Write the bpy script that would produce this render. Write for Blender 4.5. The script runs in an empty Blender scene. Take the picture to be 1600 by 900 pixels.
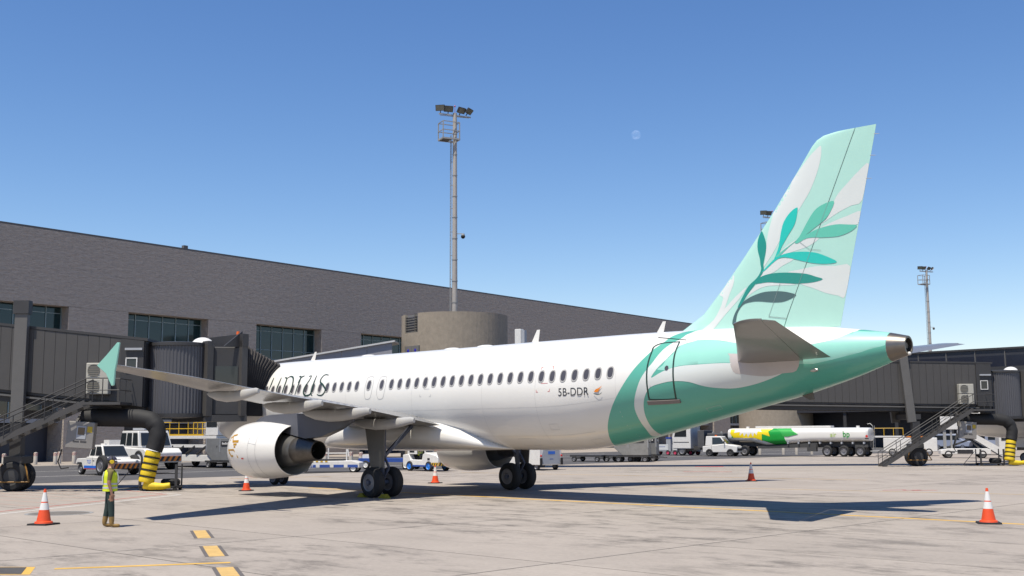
import bpy, math, random
from mathutils import Vector, Matrix
from mathutils.geometry import delaunay_2d_cdt
random.seed(7)
scene = bpy.context.scene
COL = scene.collection
R = math.radians

# ---------------------------------------------------------------- camera
CAM = Vector((52.526, -32.112, 2.46))
yaw, pitch, roll = R(44.346), R(7.305), R(-0.321)
fw = Vector((-math.sin(yaw)*math.cos(pitch), math.cos(yaw)*math.cos(pitch), math.sin(pitch)))
rt = Vector((math.cos(yaw), math.sin(yaw), 0)); up = rt.cross(fw)
rt2 = math.cos(roll)*rt+math.sin(roll)*up; up2 = math.cos(roll)*up-math.sin(roll)*rt
cam = bpy.data.cameras.new('camera'); cam.lens = 36*1764.5/1600; cam.sensor_width = 36
cam.clip_start = 0.1; cam.clip_end = 6000
camo = bpy.data.objects.new('camera', cam); COL.objects.link(camo)
m3 = Matrix((rt2, up2, -fw)).transposed()
camo.matrix_world = Matrix.Translation(CAM) @ m3.to_4x4()
scene.camera = camo

# ---------------------------------------------------------------- sky, sun, exposure
SUN_EL, SUN_AZ = R(68), R(100)          # azimuth in which shadows fall
w = bpy.data.worlds.new('World'); scene.world = w; w.use_nodes = True
nt = w.node_tree; nt.nodes.clear()
sky = nt.nodes.new('ShaderNodeTexSky'); sky.sky_type = 'NISHITA'; sky.sun_disc = False
tosun = Vector((-math.cos(SUN_AZ)*math.cos(SUN_EL), -math.sin(SUN_AZ)*math.cos(SUN_EL), math.sin(SUN_EL)))
sky.sun_elevation = SUN_EL; sky.sun_rotation = math.atan2(tosun.x, tosun.y)
sky.air_density = 1.0; sky.dust_density = 0.0; sky.ozone_density = 2.2; sky.altitude = 0
bg = nt.nodes.new('ShaderNodeBackground'); bg.inputs['Strength'].default_value = 0.063
wo = nt.nodes.new('ShaderNodeOutputWorld')
sp = nt.nodes.new('ShaderNodeSeparateColor'); gm = nt.nodes.new('ShaderNodeCombineColor')
for i_, e_ in enumerate((1.42, 1.22, 1.0)):      # deepen the blue of the whole sky
    pw = nt.nodes.new('ShaderNodeMath'); pw.operation = 'POWER'; pw.inputs[1].default_value = e_
    nt.links.new(sp.outputs[i_], pw.inputs[0]); nt.links.new(pw.outputs[0], gm.inputs[i_])
tm = nt.nodes.new('ShaderNodeMix'); tm.data_type = 'RGBA'; tm.blend_type = 'MULTIPLY'; tm.inputs[0].default_value = 1; tm.inputs[7].default_value = (.79,1.0,1.58,1)
nt.links.new(sky.outputs[0], sp.inputs[0]); nt.links.new(gm.outputs[0], tm.inputs[6]); nt.links.new(tm.outputs[2], bg.inputs[0]); nt.links.new(bg.outputs[0], wo.inputs[0])
sl = bpy.data.lights.new('sun', 'SUN'); sl.energy = 5.0; sl.angle = R(0.5); sl.color = (1, .93, .80)
so = bpy.data.objects.new('sun', sl); COL.objects.link(so)
so.rotation_euler = (-tosun).to_track_quat('-Z', 'Y').to_euler(); so.location = (0, 0, 80)
vs = scene.view_settings; vs.view_transform = 'Standard'; vs.look = 'None'; vs.gamma = 1
vs.exposure = 0.5; vs.use_curve_mapping = False

# ---------------------------------------------------------------- helpers
def S(r, g, b):
    f = lambda c: (c/255/12.92 if c <= 10 else ((c/255+.055)/1.055)**2.4)
    return (f(r), f(g), f(b), 1)

MATS = {}
def mat(name, col, rough=.5, metal=0, var=.12, vscale=1.2, bump=0, bscale=20, coat=0, dirt=0, spec=.5, coords='Object', k=.76):
    if name in MATS: return MATS[name]
    m = bpy.data.materials.new(name); m.use_nodes = True; N = m.node_tree.nodes; L = m.node_tree.links
    b = N['Principled BSDF']; b.inputs['Roughness'].default_value = rough; b.inputs['Metallic'].default_value = metal
    b.inputs['Coat Weight'].default_value = coat; b.inputs['Coat Roughness'].default_value = .08
    b.inputs['Specular IOR Level'].default_value = spec
    col = (col[0]*k, col[1]*k, col[2]*k, 1)
    tc = N.new('ShaderNodeTexCoord')
    no = N.new('ShaderNodeTexNoise'); no.inputs['Scale'].default_value = vscale; no.inputs['Detail'].default_value = 6
    no.inputs['Roughness'].default_value = .62
    L.new(tc.outputs[coords], no.inputs['Vector'])
    mr = N.new('ShaderNodeMapRange'); mr.inputs[1].default_value = .25; mr.inputs[2].default_value = .75
    mr.inputs[3].default_value = 1-var; mr.inputs[4].default_value = 1+var*.6
    L.new(no.outputs[0], mr.inputs[0])
    mx = N.new('ShaderNodeMix'); mx.data_type = 'RGBA'; mx.blend_type = 'MULTIPLY'; mx.inputs[0].default_value = 1
    mx.inputs[6].default_value = col; L.new(mr.outputs[0], mx.inputs[7])
    last = mx.outputs[2]
    if dirt:
        n2 = N.new('ShaderNodeTexNoise'); n2.inputs['Scale'].default_value = vscale*3.1; n2.inputs['Detail'].default_value = 8
        n2.inputs['Roughness'].default_value = .7
        L.new(tc.outputs[coords], n2.inputs['Vector'])
        r2 = N.new('ShaderNodeMapRange'); r2.inputs[1].default_value = .52; r2.inputs[2].default_value = .72
        r2.inputs[3].default_value = 0; r2.inputs[4].default_value = dirt
        L.new(n2.outputs[0], r2.inputs[0])
        m2 = N.new('ShaderNodeMix'); m2.data_type = 'RGBA'; m2.inputs[7].default_value = (.07, .06, .05, 1)
        L.new(r2.outputs[0], m2.inputs[0]); L.new(last, m2.inputs[6]); last = m2.outputs[2]
    L.new(last, b.inputs['Base Color'])
    if bump:
        nb = N.new('ShaderNodeTexNoise'); nb.inputs['Scale'].default_value = bscale; nb.inputs['Detail'].default_value = 5
        L.new(tc.outputs[coords], nb.inputs['Vector'])
        bp = N.new('ShaderNodeBump'); bp.inputs['Strength'].default_value = 1; bp.inputs['Distance'].default_value = bump
        L.new(nb.outputs[0], bp.inputs['Height']); L.new(bp.outputs[0], b.inputs['Normal'])
    MATS[name] = m
    return m

class MB:
    def __init__(s, T=None): s.v = []; s.f = []; s.m = []; s.T = T or Matrix()
    def add(s, vs, fs, mi=0):
        o = len(s.v); s.v += [tuple(s.T @ Vector(p)) for p in vs]
        for f in fs: s.f.append(tuple(o+i for i in f)); s.m.append(mi)
        return s
    def box(s, x0, x1, y0, y1, z0, z1, mi=0):
        return s.add([(x0,y0,z0),(x1,y0,z0),(x1,y1,z0),(x0,y1,z0),(x0,y0,z1),(x1,y0,z1),(x1,y1,z1),(x0,y1,z1)],
            [(3,2,1,0),(4,5,6,7),(0,1,5,4),(1,2,6,5),(2,3,7,6),(3,0,4,7)], mi)
    def bar(s, a, b, w, h=None, mi=0, upv=(0,0,1)):
        a, b = Vector(a), Vector(b); d = (b-a).normalized(); u = Vector(upv)
        if abs(d.dot(u)) > .98: u = Vector((1,0,0))
        l = d.cross(u).normalized(); u = l.cross(d); h = h or w
        P = []
        for p in (a, b):
            for i, j in ((-1,-1),(1,-1),(1,1),(-1,1)): P.append(p+l*w/2*i+u*h/2*j)
        return s.add(P, [(3,2,1,0),(4,5,6,7),(0,1,5,4),(1,2,6,5),(2,3,7,6),(3,0,4,7)], mi)
    def rings(s, rr, mi=0, closed=True, cap0=True, cap1=True):
        n = len(rr[0]); vs = [p for r in rr for p in r]; fs = []
        for i in range(len(rr)-1):
            for j in range(n if closed else n-1):
                k = (j+1) % n; fs.append((i*n+j, i*n+k, (i+1)*n+k, (i+1)*n+j))
        if cap0: fs.append(tuple(range(n))[::-1])
        if cap1: fs.append(tuple(range((len(rr)-1)*n, len(rr)*n)))
        return s.add(vs, fs, mi)
    def cyl(s, a, b, r0, r1=None, n=14, mi=0, caps=True):
        a, b = Vector(a), Vector(b); r1 = r0 if r1 is None else r1
        d = (b-a).normalized(); u = Vector((0,0,1)) if abs(d.z) < .9 else Vector((1,0,0))
        l = d.cross(u).normalized(); u = l.cross(d)
        rr = [[p+(l*math.cos(2*math.pi*k/n)+u*math.sin(2*math.pi*k/n))*r for k in range(n)] for p, r in ((a,r0),(b,r1))]
        return s.rings(rr, mi, cap0=caps, cap1=caps)
    def tube(s, pts, r, n=8, mi=0):
        pts = [Vector(p) for p in pts]; rr = []; prev = None
        for i, p in enumerate(pts):
            d = (pts[min(i+1, len(pts)-1)]-pts[max(i-1, 0)]).normalized()
            if prev is None:
                u = Vector((0,0,1)) if abs(d.z) < .9 else Vector((1,0,0)); l = d.cross(u).normalized()
            else: l = (prev-d*prev.dot(d)).normalized()
            prev = l; u = l.cross(d); rad = r[i] if isinstance(r, (list, tuple)) else r
            rr.append([p+(l*math.cos(2*math.pi*k/n)+u*math.sin(2*math.pi*k/n))*rad for k in range(n)])
        return s.rings(rr, mi)
    def lathe(s, prof, o=(0,0,0), axis=(0,0,1), n=24, mi=0, cap0=False, cap1=False, sc=(1,1)):
        o = Vector(o); d = Vector(axis).normalized(); u = Vector((0,0,1)) if abs(d.z) < .9 else Vector((1,0,0))
        l = d.cross(u).normalized(); u = l.cross(d)
        ring = lambda a, r: [o+d*a+(l*math.cos(2*math.pi*k/n)*sc[0]+u*math.sin(2*math.pi*k/n)*sc[1])*r for k in range(n)]
        if isinstance(mi, int): return s.rings([ring(a, r) for a, r in prof], mi, cap0=cap0, cap1=cap1)
        for i in range(len(prof)-1): s.rings([ring(*prof[i]), ring(*prof[i+1])], mi[i], cap0=False, cap1=False)
        return s
    def prism(s, poly, c0, c1, ax='y', mi=0):
        f = {'y': lambda a, b, c: (a, c, b), 'x': lambda a, b, c: (c, a, b), 'z': lambda a, b, c: (a, b, c)}[ax]
        n = len(poly); vs = [f(a, b, c0) for a, b in poly]+[f(a, b, c1) for a, b in poly]
        fs = [tuple(range(n)), tuple(range(n, 2*n))[::-1]]+[(i, i+n, (i+1) % n+n, (i+1) % n) for i in range(n)]
        return s.add(vs, fs, mi)
    def sphere(s, c, r, n=14, m=9, mi=0, sc=(1,1,1), v0=0, v1=1):
        rr = []
        for i in range(m+1):
            t = math.pi*(v0+(v1-v0)*i/m); q = max(math.sin(t), 1e-3)
            rr.append([(c[0]+r*sc[0]*q*math.cos(2*math.pi*k/n), c[1]+r*sc[1]*q*math.sin(2*math.pi*k/n), c[2]+r*sc[2]*math.cos(t)) for k in range(n)])
        return s.rings(rr, mi)
    def mesh(s, name, mats, smooth=True, ang=35):
        me = bpy.data.meshes.new(name); me.from_pydata(s.v, [], s.f)
        mats = mats if isinstance(mats, (list, tuple)) else [mats]
        for m in mats: me.materials.append(m)
        me.polygons.foreach_set('material_index', s.m)
        import bmesh
        bm = bmesh.new(); bm.from_mesh(me); bmesh.ops.recalc_face_normals(bm, faces=bm.faces); bm.to_mesh(me); bm.free()
        if smooth:
            me.polygons.foreach_set('use_smooth', [True]*len(me.polygons)); me.set_sharp_from_angle(angle=R(ang))
        me.update(); return me
    def build(s, name, mats, parent=None, smooth=True, ang=35, bevel=0):
        return link(name, s.mesh(name, mats, smooth, ang), parent, bevel=bevel)

def link(name, me, parent=None, loc=(0,0,0), rot=(0,0,0), bevel=0):
    o = bpy.data.objects.new(name, me); COL.objects.link(o); o.location = loc; o.rotation_euler = rot
    if parent: o.parent = parent
    if bevel:
        b = o.modifiers.new('bevel', 'BEVEL'); b.width = bevel; b.segments = 2; b.limit_method = 'ANGLE'; b.angle_limit = R(40)
    return o
def tag(o, label=None, cat=None, group=None, kind=None):
    if label: o['label'] = label
    if cat: o['category'] = cat
    if group: o['group'] = group
    if kind: o['kind'] = kind
    return o
def thing(name, label, cat, loc=(0,0,0), rz=0, group=None):
    o = bpy.data.objects.new(name, None); COL.objects.link(o); o.location = loc; o.rotation_euler = (0,0,R(rz))
    o.empty_display_size = .3
    return tag(o, label, cat, group)
def tree_copy(o, parent=None, skip=()):
    c = o.copy(); COL.objects.link(c); c.parent = parent
    for ch in list(o.children):
        if ch.name.split('.')[0] in skip: continue
        tree_copy(ch, c, skip)
    return c
def TR(x=0, y=0, z=0, rz=0, rx=0, ry=0):
    return Matrix.Translation((x,y,z)) @ Matrix.Rotation(R(rz),4,'Z') @ Matrix.Rotation(R(ry),4,'Y') @ Matrix.Rotation(R(rx),4,'X')
def text_mesh(txt, size, shear=0, space=1, extrude=.002, bold=0):
    cu = bpy.data.curves.new('lettering', 'FONT'); cu.body = txt; cu.size = size; cu.shear = shear; cu.space_character = space
    cu.extrude = extrude; cu.offset = bold; cu.align_x = 'LEFT'; cu.resolution_u = 4
    o = bpy.data.objects.new('lettering', cu); COL.objects.link(o)
    bpy.context.view_layer.update()
    me = bpy.data.meshes.new_from_object(o.evaluated_get(bpy.context.evaluated_depsgraph_get()))
    bpy.data.objects.remove(o); bpy.data.curves.remove(cu)
    return me
def lettering(txt, size, m, parent, loc, rot, name='lettering', **k):
    me = text_mesh(txt, size, **k); me.materials.clear(); me.materials.append(m)
    return link(name, me, parent, loc, rot)
def interp(x, xs, ys):
    if x <= xs[0]: return ys[0]
    for i in range(len(xs)-1):
        if x <= xs[i+1]: return ys[i]+(ys[i+1]-ys[i])*(x-xs[i])/(xs[i+1]-xs[i])
    return ys[-1]
def catmull(P, k=4, closed=True):
    n = len(P); out = []
    for i in range(n if closed else n-1):
        g = (lambda j: P[j % n]) if closed else (lambda j: P[max(0, min(n-1, j))])
        a, b, c, d = g(i-1), g(i), g(i+1), g(i+2)
        for q in range(k):
            t = q/k
            out.append(tuple(.5*(2*b[e]+(c[e]-a[e])*t+(2*a[e]-5*b[e]+4*c[e]-d[e])*t*t+(3*b[e]-a[e]-3*c[e]+d[e])*t**3) for e in (0,1)))
    if not closed: out.append(tuple(P[-1]))
    return out
def patch(poly, step, mapper, mb, mi=0):
    """fills a 2-D outline with triangles and lays them on a curved surface"""
    n = len(poly); pts = [Vector(p) for p in poly]
    def inside(x, y):
        c = False; j = n-1
        for i in range(n):
            xi, yi = poly[i]; xj, yj = poly[j]
            if (yi > y) != (yj > y) and x < (xj-xi)*(y-yi)/(yj-yi)+xi: c = not c
            j = i
        return c
    x0, x1 = min(p[0] for p in poly), max(p[0] for p in poly); y0, y1 = min(p[1] for p in poly), max(p[1] for p in poly)
    x = x0+step/2; extra = []
    while x < x1:
        y = y0+step/2
        while y < y1:
            if inside(x, y): extra.append(Vector((x, y)))
            y += step
        x += step
    V, E, F, *_ = delaunay_2d_cdt(pts+extra, [(i, (i+1) % n) for i in range(n)], [], 0, 1e-5)
    FF = [f for f in F if inside(sum(V[i][0] for i in f)/len(f), sum(V[i][1] for i in f)/len(f))]
    mb.add([mapper(*p) for p in V], FF, mi); return mb
def ribbon(pts, wd, mapper, mb, mi=0):
    L = []; n = len(pts)
    for i, p in enumerate(pts):
        a, b = pts[max(i-1, 0)], pts[min(i+1, n-1)]; dx, dy = b[0]-a[0], b[1]-a[1]; q = math.hypot(dx, dy) or 1
        ww = wd[i] if isinstance(wd, (list, tuple)) else wd
        L.append((mapper(p[0]-dy/q*ww/2, p[1]+dx/q*ww/2), mapper(p[0]+dy/q*ww/2, p[1]-dx/q*ww/2)))
    vs = [v for ab in L for v in ab]
    return mb.add(vs, [(2*i, 2*i+1, 2*i+3, 2*i+2) for i in range(n-1)], mi)

# ---------------------------------------------------------------- materials
WHITE = mat('white_paint', (.66,.645,.615), .28, var=.03, vscale=.6, coat=.4, k=1)
VWHITE = mat('vehicle_white', (.62,.61,.59), .4, var=.08, vscale=2, coat=.2, dirt=.18, k=1)
MINT = mat('mint_paint', S(188,234,220), .34, var=.03, coat=.3)
GREEN = mat('sea_green_paint', S(96,182,162), .34, var=.03, coat=.3)
LGREEN = mat('light_sea_green_paint', S(155,218,202), .34, var=.03, coat=.3)
DECW = mat('swoosh_white', S(228,233,230), .34, var=.02, coat=.3)
LEAF = [mat('leaf_'+str(i), c, .36, var=.02, coat=.3) for i, c in enumerate((S(80,108,108), S(38,150,136), S(40,205,190), S(104,205,180)))]
DKGREEN = mat('dark_green_print', S(40,66,58), .4, var=.03)
PRINT = mat('black_print', (.03,.03,.035), .45, var=.05)
REDP = mat('red_print', S(215,60,50), .5, var=.05)
ORANGE = mat('orange_print', S(240,140,40), .5, var=.05)
BLUEP = mat('blue_print', S(40,110,215), .45, var=.05)
GOLD = mat('gold_print', S(190,140,35), .42, var=.05)
WINGG = mat('wing_grey', (.235,.23,.225), .32, var=.1, vscale=1.5, coat=.2)
SILVER = mat('bare_metal', (.55,.54,.52), .28, 1, var=.1, vscale=6)
DKMETAL = mat('exhaust_metal', (.16,.145,.13), .42, .8, var=.25, vscale=5)
STEEL = mat('galvanised_steel', (.42,.42,.41), .5, .3, var=.15, vscale=4)
BLACK = mat('black_rubber', (.011,.011,.013), .75, var=.2, vscale=6)
TYRE = mat('tyre_rubber', (.022,.022,.024), .82, var=.25, vscale=8)
RIM = mat('wheel_rim', (.24,.24,.26), .45, .4, var=.15, vscale=8)
GLASS = mat('cabin_glass', (.025,.03,.035), .08, var=.05, spec=.6)
WINDOWG = mat('window_glass_dark', (.085,.08,.09), .2, var=.05)
FRAME = mat('window_surround', (.46,.45,.44), .4, var=.05)
GEARM = mat('gear_shade_paint', (.12,.14,.20), .45, .2, var=.15, vscale=6)  # shade on the gear is put into this dark navy colour
JET = mat('jetway_cladding', (.072,.068,.066), .5, var=.14, vscale=.8, dirt=.12)
JETD = mat('jetway_dark_steel', (.042,.041,.043), .55, var=.15, vscale=2)
JETL = mat('jetway_light_steel', (.13,.125,.12), .5, var=.1, vscale=1.5)
BELLOWS = mat('bellows_fabric', (.05,.044,.042), .85, var=.2, vscale=5)
DRUM = mat('corrugated_steel', (.10,.10,.112), .45, .15, var=.08, vscale=.7)
BEIGE = mat('air_conditioner_casing', (.5,.48,.42), .5, var=.06)
YELLOW = mat('yellow_fabric', S(232,200,30), .65, var=.15, vscale=6)
YSTEEL = mat('yellow_painted_steel', S(225,180,40), .5, var=.1)
CONEO = mat('cone_orange', S(238,84,36), .5, var=.08, vscale=4)
CONEW = mat('cone_white_band', (.62,.61,.60), .4, var=.05, k=1)
GREYB = mat('grey_container', (.24,.245,.25), .5, .2, var=.15, vscale=2.5, dirt=.2)
LGREY = mat('light_grey_panel', (.42,.44,.48), .5, var=.08)
BLUE = mat('blue_chassis', S(50,85,165), .5, var=.1)
BLUER = mat('blue_rim', S(35,130,225), .45, var=.05)
PINK = mat('pink_rim', S(200,60,100), .5, var=.05)
REDL = mat('red_lens', S(190,25,25), .3, var=.03)
MBEAC = mat('orange_beacon', S(230,105,30), .35, var=.03)
# ---------------------------------------------------------------- ground materials
def concrete(name, col, stain=.5, slabvar=.05, spec=.35):
    m = bpy.data.materials.new(name); m.use_nodes = True; N = m.node_tree.nodes; L = m.node_tree.links; b = N['Principled BSDF']
    b.inputs['Roughness'].default_value = .82; b.inputs['Specular IOR Level'].default_value = spec
    g = N.new('ShaderNodeNewGeometry')
    def noise(sx, sy, sc, det=6, ro=.65):
        mp = N.new('ShaderNodeMapping'); mp.inputs['Scale'].default_value = (sx, sy, 1); L.new(g.outputs['Position'], mp.inputs[0])
        n = N.new('ShaderNodeTexNoise'); n.inputs['Scale'].default_value = sc; n.inputs['Detail'].default_value = det; n.inputs['Roughness'].default_value = ro
        L.new(mp.outputs[0], n.inputs['Vector']); return n.outputs[0]
    def rng(s, a, bb, c, d, smooth=True):
        r = N.new('ShaderNodeMapRange'); r.interpolation_type = 'SMOOTHSTEP' if smooth else 'LINEAR'
        for i, v in enumerate((a, bb, c, d)): r.inputs[i+1].default_value = v
        L.new(s, r.inputs[0]); return r.outputs[0]
    def mul(a, c, op='MULTIPLY'):
        q = N.new('ShaderNodeMath'); q.operation = op
        for i, v in enumerate((a, c)):
            if isinstance(v, (int, float)): q.inputs[i].default_value = v
            else: L.new(v, q.inputs[i])
        return q.outputs[0]
    def band():
        sx = N.new('ShaderNodeSeparateXYZ'); L.new(g.outputs['Position'], sx.inputs[0])
        a = mul(rng(sx.outputs['Y'], -13, -8, 0, 1), rng(sx.outputs['Y'], -1.5, 4, 1, 0)); c = mul(rng(sx.outputs['X'], 14, 20, 0, 1), rng(sx.outputs['X'], 36, 46, 1, 0))
        return mul(a, c)
    base = rng(noise(1,1,.22,8,.7), .3, .7, .93, 1.05)
    fine = rng(noise(1,1,9,4,.6), .3, .7, .94, 1.05)
    streak = rng(noise(.5,2.2,.55,7,.7), .3, .7, .95, 1.04)
    area = mul(rng(noise(.35,1,.11,4,.6), .42, .58, 0, 1), band(), 'MAXIMUM')
    spots = rng(noise(.6,1.2,.8,10,.74), .46, .68, 0, 1)
    specks = rng(noise(.7,1.2,2.6,6,.75), .63, .70, 0, .5)
    st = mul(mul(area, spots), stain); sp = mul(specks, mul(rng(noise(1,1,.16,3), .42, .6, .15, 1), .8)); 
    inv = mul(1, mul(st, sp, 'MAXIMUM'), 'SUBTRACT')
    oi = N.new('ShaderNodeObjectInfo'); sv = rng(oi.outputs['Random'], 0, 1, 1-slabvar, 1+slabvar*.6, False)
    tot = mul(mul(mul(base, fine), mul(streak, sv)), inv)
    mx = N.new('ShaderNodeMix'); mx.data_type = 'RGBA'; mx.blend_type = 'MULTIPLY'; mx.inputs[0].default_value = 1; mx.inputs[6].default_value = (*col, 1)
    L.new(tot, mx.inputs[7]); L.new(mx.outputs[2], b.inputs['Base Color'])
    bp = N.new('ShaderNodeBump'); bp.inputs['Distance'].default_value = .004; bp.inputs['Strength'].default_value = .6
    L.new(noise(1,1,35,3), bp.inputs['Height']); L.new(bp.outputs[0], b.inputs['Normal'])
    return m
CONC = concrete('apron_concrete', (.288,.254,.224), .6)
CONC2 = concrete('far_concrete', (.285,.248,.216), .3, 0)
ASPH = concrete('road_asphalt', (.075,.073,.076), .35, 0, .3)
JOINT = mat('joint_filler', (.06,.055,.05), .9, var=.1)
def worn(name, col, amt):
    m = mat(name, col, .7, var=.1, vscale=3)
    return m
PAINTW = mat('marking_white', (.66,.64,.61), .7, var=.25, vscale=2.5, dirt=.25)
PAINTY = mat('marking_yellow', S(208,172,105), .75, var=.18, vscale=2.5, dirt=.3)
PAINTYL = mat('marking_yellow_line', S(222,176,80), .7, var=.25, vscale=1.5, dirt=.3)
PAINTR = mat('marking_red', S(205,70,62), .7, var=.25, vscale=2.5, dirt=.2)
PAINTK = mat('marking_dark_border', (.13,.115,.11), .85, var=.3, vscale=8)

# ---------------------------------------------------------------- ground, slabs, road, markings
tag(MB().add([(-900,-900,-.012),(1500,-900,-.012),(1500,1500,-.012),(-900,1500,-.012)], [(0,1,2,3)]).build('ground', CONC2, smooth=False), kind='structure')
apron = tag(MB().add([(-6.5,-48.8,-.006),(63.1,-48.8,-.006),(63.1,68.7,-.006),(-6.5,68.7,-.006)], [(0,1,2,3)]).build('apron', JOINT, smooth=False), kind='structure')
PX, PY = 8.45, 4.7
sm = MB().box(-PX/2+.022, PX/2-.022, -PY/2+.022, PY/2-.022, -.005, 0).mesh('slab', CONC, smooth=False)
sm2 = MB().box(-.94, .985, -PY/2+.014, PY/2-.014, -.005, 0).mesh('slab', CONC, smooth=False)
for j in range(-7, 18):
    yc = -15.9+PY*(j+.5)
    link('concrete_slab', sm2, apron, (-5.5, yc, 0))
    for i in range(-4, 4): link('concrete_slab', sm, apron, (29.3+PX*(i+.5), yc, 0))
road = tag(MB().add([(-40,-300,.004),(-6.5,-300,.004),(-6.5,400,.004),(-40,400,.004)], [(0,1,2,3)]).build('service_road', ASPH, smooth=False), kind='structure')

def strip(mb, a, b, wd, z=.004, mi=0, off=0):
    a, b = Vector((*a, 0)), Vector((*b, 0)); d = (b-a).normalized(); n = Vector((-d.y, d.x, 0)); a, b = a+n*off, b+n*off
    mb.add([(*(a+n*wd/2).xy, z), (*(a-n*wd/2).xy, z), (*(b-n*wd/2).xy, z), (*(b+n*wd/2).xy, z)], [(0,1,2,3)], mi)
def mark(name, m, segs, parent, z=.004):
    mb = MB()
    for s in segs: strip(mb, s[0], s[1], s[2], z)
    return mb.build(name, m, parent, smooth=False)
mark('stand_line_white', PAINTW, [((22.5,-28.8),(9.75,-8.0),.16), ((9.68,-7.86),(-2,-7.0),.12)], apron)
mark('stand_line_red', PAINTR, [((21.6,-28.6),(8.7,-7.98),.09), ((8.3,-7.95),(-2,-7.2),.07)], apron)
mb = MB()
for k in range(7): strip(mb, (12.6-k*1.3+.4, -15.2+k*1.2), (2.5-k*.8, -15.6+k*1.0), .06)
mb.build('hatched_area', mat('marking_faint_red', S(205,165,150), .8, var=.2), apron, smooth=False)
mark('taxi_line', PAINTYL, [((9,-1.0),(75,-1.3),.26)], apron)
mark('edge_line_yellow', PAINTYL, [((31.44,-22.73),(33.0,-19.97),.2)], apron)
mark('yellow_guide_line', PAINTYL, [((0,17),(25,21.5),.12), ((20,9.5),(40,14),.1), ((-3.5,2.5),(-1.5,8),.14)], apron)
mark('white_stand_line', PAINTW, [((4,22.0),(24,31.6),.14), ((14.5,49.5),(31,35.6),.14)], apron)
mark('red_patch', PAINTR, [((4.9,35.2),(6.6,36.2),.9), ((10.5,26.0),(13.0,27.6),.3)], apron)
mb = MB()
zz = [(30.2,12.7),(30.75,13.6),(30.9,13.2),(31.3,13.9),(31.2,13.3),(31.9,14.1)]
for a, b in zip(zz, zz[1:]): strip(mb, a, b, .13)
mb.build('red_lettering', PAINTR, apron, smooth=False)
dv = Vector((.8892,-.4575)); nv = Vector((.4575,.8892))
for k in range(5):
    o = Vector((25.95+3.83*k, -16.53-1.97*k)); e = o+dv*2.3
    m_ = MB(); strip(m_, o, e, .31); 
    q = m_.build('dash_block', PAINTY, apron, smooth=False)
    m_ = MB(); strip(m_, o, e, .08, off=.195); strip(m_, o, e, .08, off=-.195)
    m_.build('dash_border', PAINTK, apron, smooth=False)
m_ = MB(); A, B = Vector((30.86,-22.84)), Vector((31.97,-23.41)); d_ = Vector((-.74,-.68))
m_.add([(*A,.003), (*B,.003), (*(B+d_*3),.003), (*(A+d_*3),.003)], [(0,1,2,3)], 0)
i0 = .09; A2 = A+(B-A)*.06+d_*.16; B2 = B+(A-B)*.06+d_*.16
m_.add([(*A2,.006), (*B2,.006), (*(B2+d_*2.7),.006), (*(A2+d_*2.7),.006)], [(0,1,2,3)], 1)
m_.build('dark_marking_panel', [PAINTYL, mat('marking_black', (.075,.07,.068), .85, var=.2, vscale=4)], apron, smooth=False)
for x in (-15.6, -25.2):
    mark('lane_line', PAINTW, [((x,-200),(x,300),.22)], road, .008)
mb = MB()
for k in range(-12, 60): strip(mb, (-31.5, k*6), (-31.5, k*6+2.8), .2, .008)
mb.build('dashed_lane_line', PAINTW, road, smooth=False)
mark('road_edge_line', PAINTW, [((-39.4,-200),(-39.4,300),.2)], road, .008)
mh = thing('manhole_cover', 'large round dark steel pit cover flush with the concrete behind the left cone', 'cover', (16.7,-16.1,0))
MB().lathe([(.004,1.03),(.007,1.02),(.007,.93),(.004,.92)], n=40).build('rim', STEEL, mh)
MB().lathe([(.004,.92),(.006,.6),(.006,.001)], n=40).build('lid', mat('pit_lid', (.17,.155,.14), .8, var=.3, vscale=4), mh)

# ---------------------------------------------------------------- terminal building
def stone(name, col, bump, bsc, stretch=(1,1,1)):
    m = mat(name, col, .9, var=.15, vscale=2.2, spec=.2, dirt=.12); N = m.node_tree.nodes; L = m.node_tree.links; b = N['Principled BSDF']
    tc = N.new('ShaderNodeTexCoord'); mp = N.new('ShaderNodeMapping'); mp.inputs['Scale'].default_value = stretch
    L.new(tc.outputs['Object'], mp.inputs[0])
    v = N.new('ShaderNodeTexNoise'); v.inputs['Scale'].default_value = bsc; v.inputs['Detail'].default_value = 7; v.inputs['Roughness'].default_value = .68
    L.new(mp.outputs[0], v.inputs['Vector'])
    bp = N.new('ShaderNodeBump'); bp.inputs['Strength'].default_value = 1; bp.inputs['Distance'].default_value = bump
    L.new(v.outputs[0], bp.inputs['Height']); L.new(bp.outputs[0], b.inputs['Normal'])
    return m
STONE = stone('rough_grey_stone', (.44,.385,.345), .16, 2.6, (.45,1,1.3))
STONEP = stone('rough_beige_stone', (.27,.245,.215), .10, 2.0)
COPING = mat('roof_coping', (.12,.115,.115), .6)
TEAL = mat('tinted_glass', (.012,.04,.045), .06, var=.1, vscale=.3, spec=.6)
MULL = mat('mullion_metal', (.28,.36,.38), .45, .3, var=.05)
DOORB = mat('dark_blue_shutter', (.05,.055,.075), .5, var=.1, vscale=.6)
tb = thing('terminal_building', 'long dark grey stone terminal with tall tinted windows behind the airliner', 'building', (-52,8,0), 96.5)
MB().box(-90,330, 0,3, 14.67,21.75).build('upper_wall', STONE, tb, smooth=False)
MB().box(-90.0,330.0, .02,3.1, 21.75,21.95).build('roof_coping', COPING, tb, smooth=False)
MB().box(-90,330, 3.2,30, .0,21.6).build('building_core', STONE, tb, smooth=False)
PER, W0, WW = 16.19, 13.54, 9.72
rows = [4.0, 5.65, 7.75, 8.8, 10.9, 11.95, 14.05, 14.65]
npane = 6; pw = WW/npane
panem = {}
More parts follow.
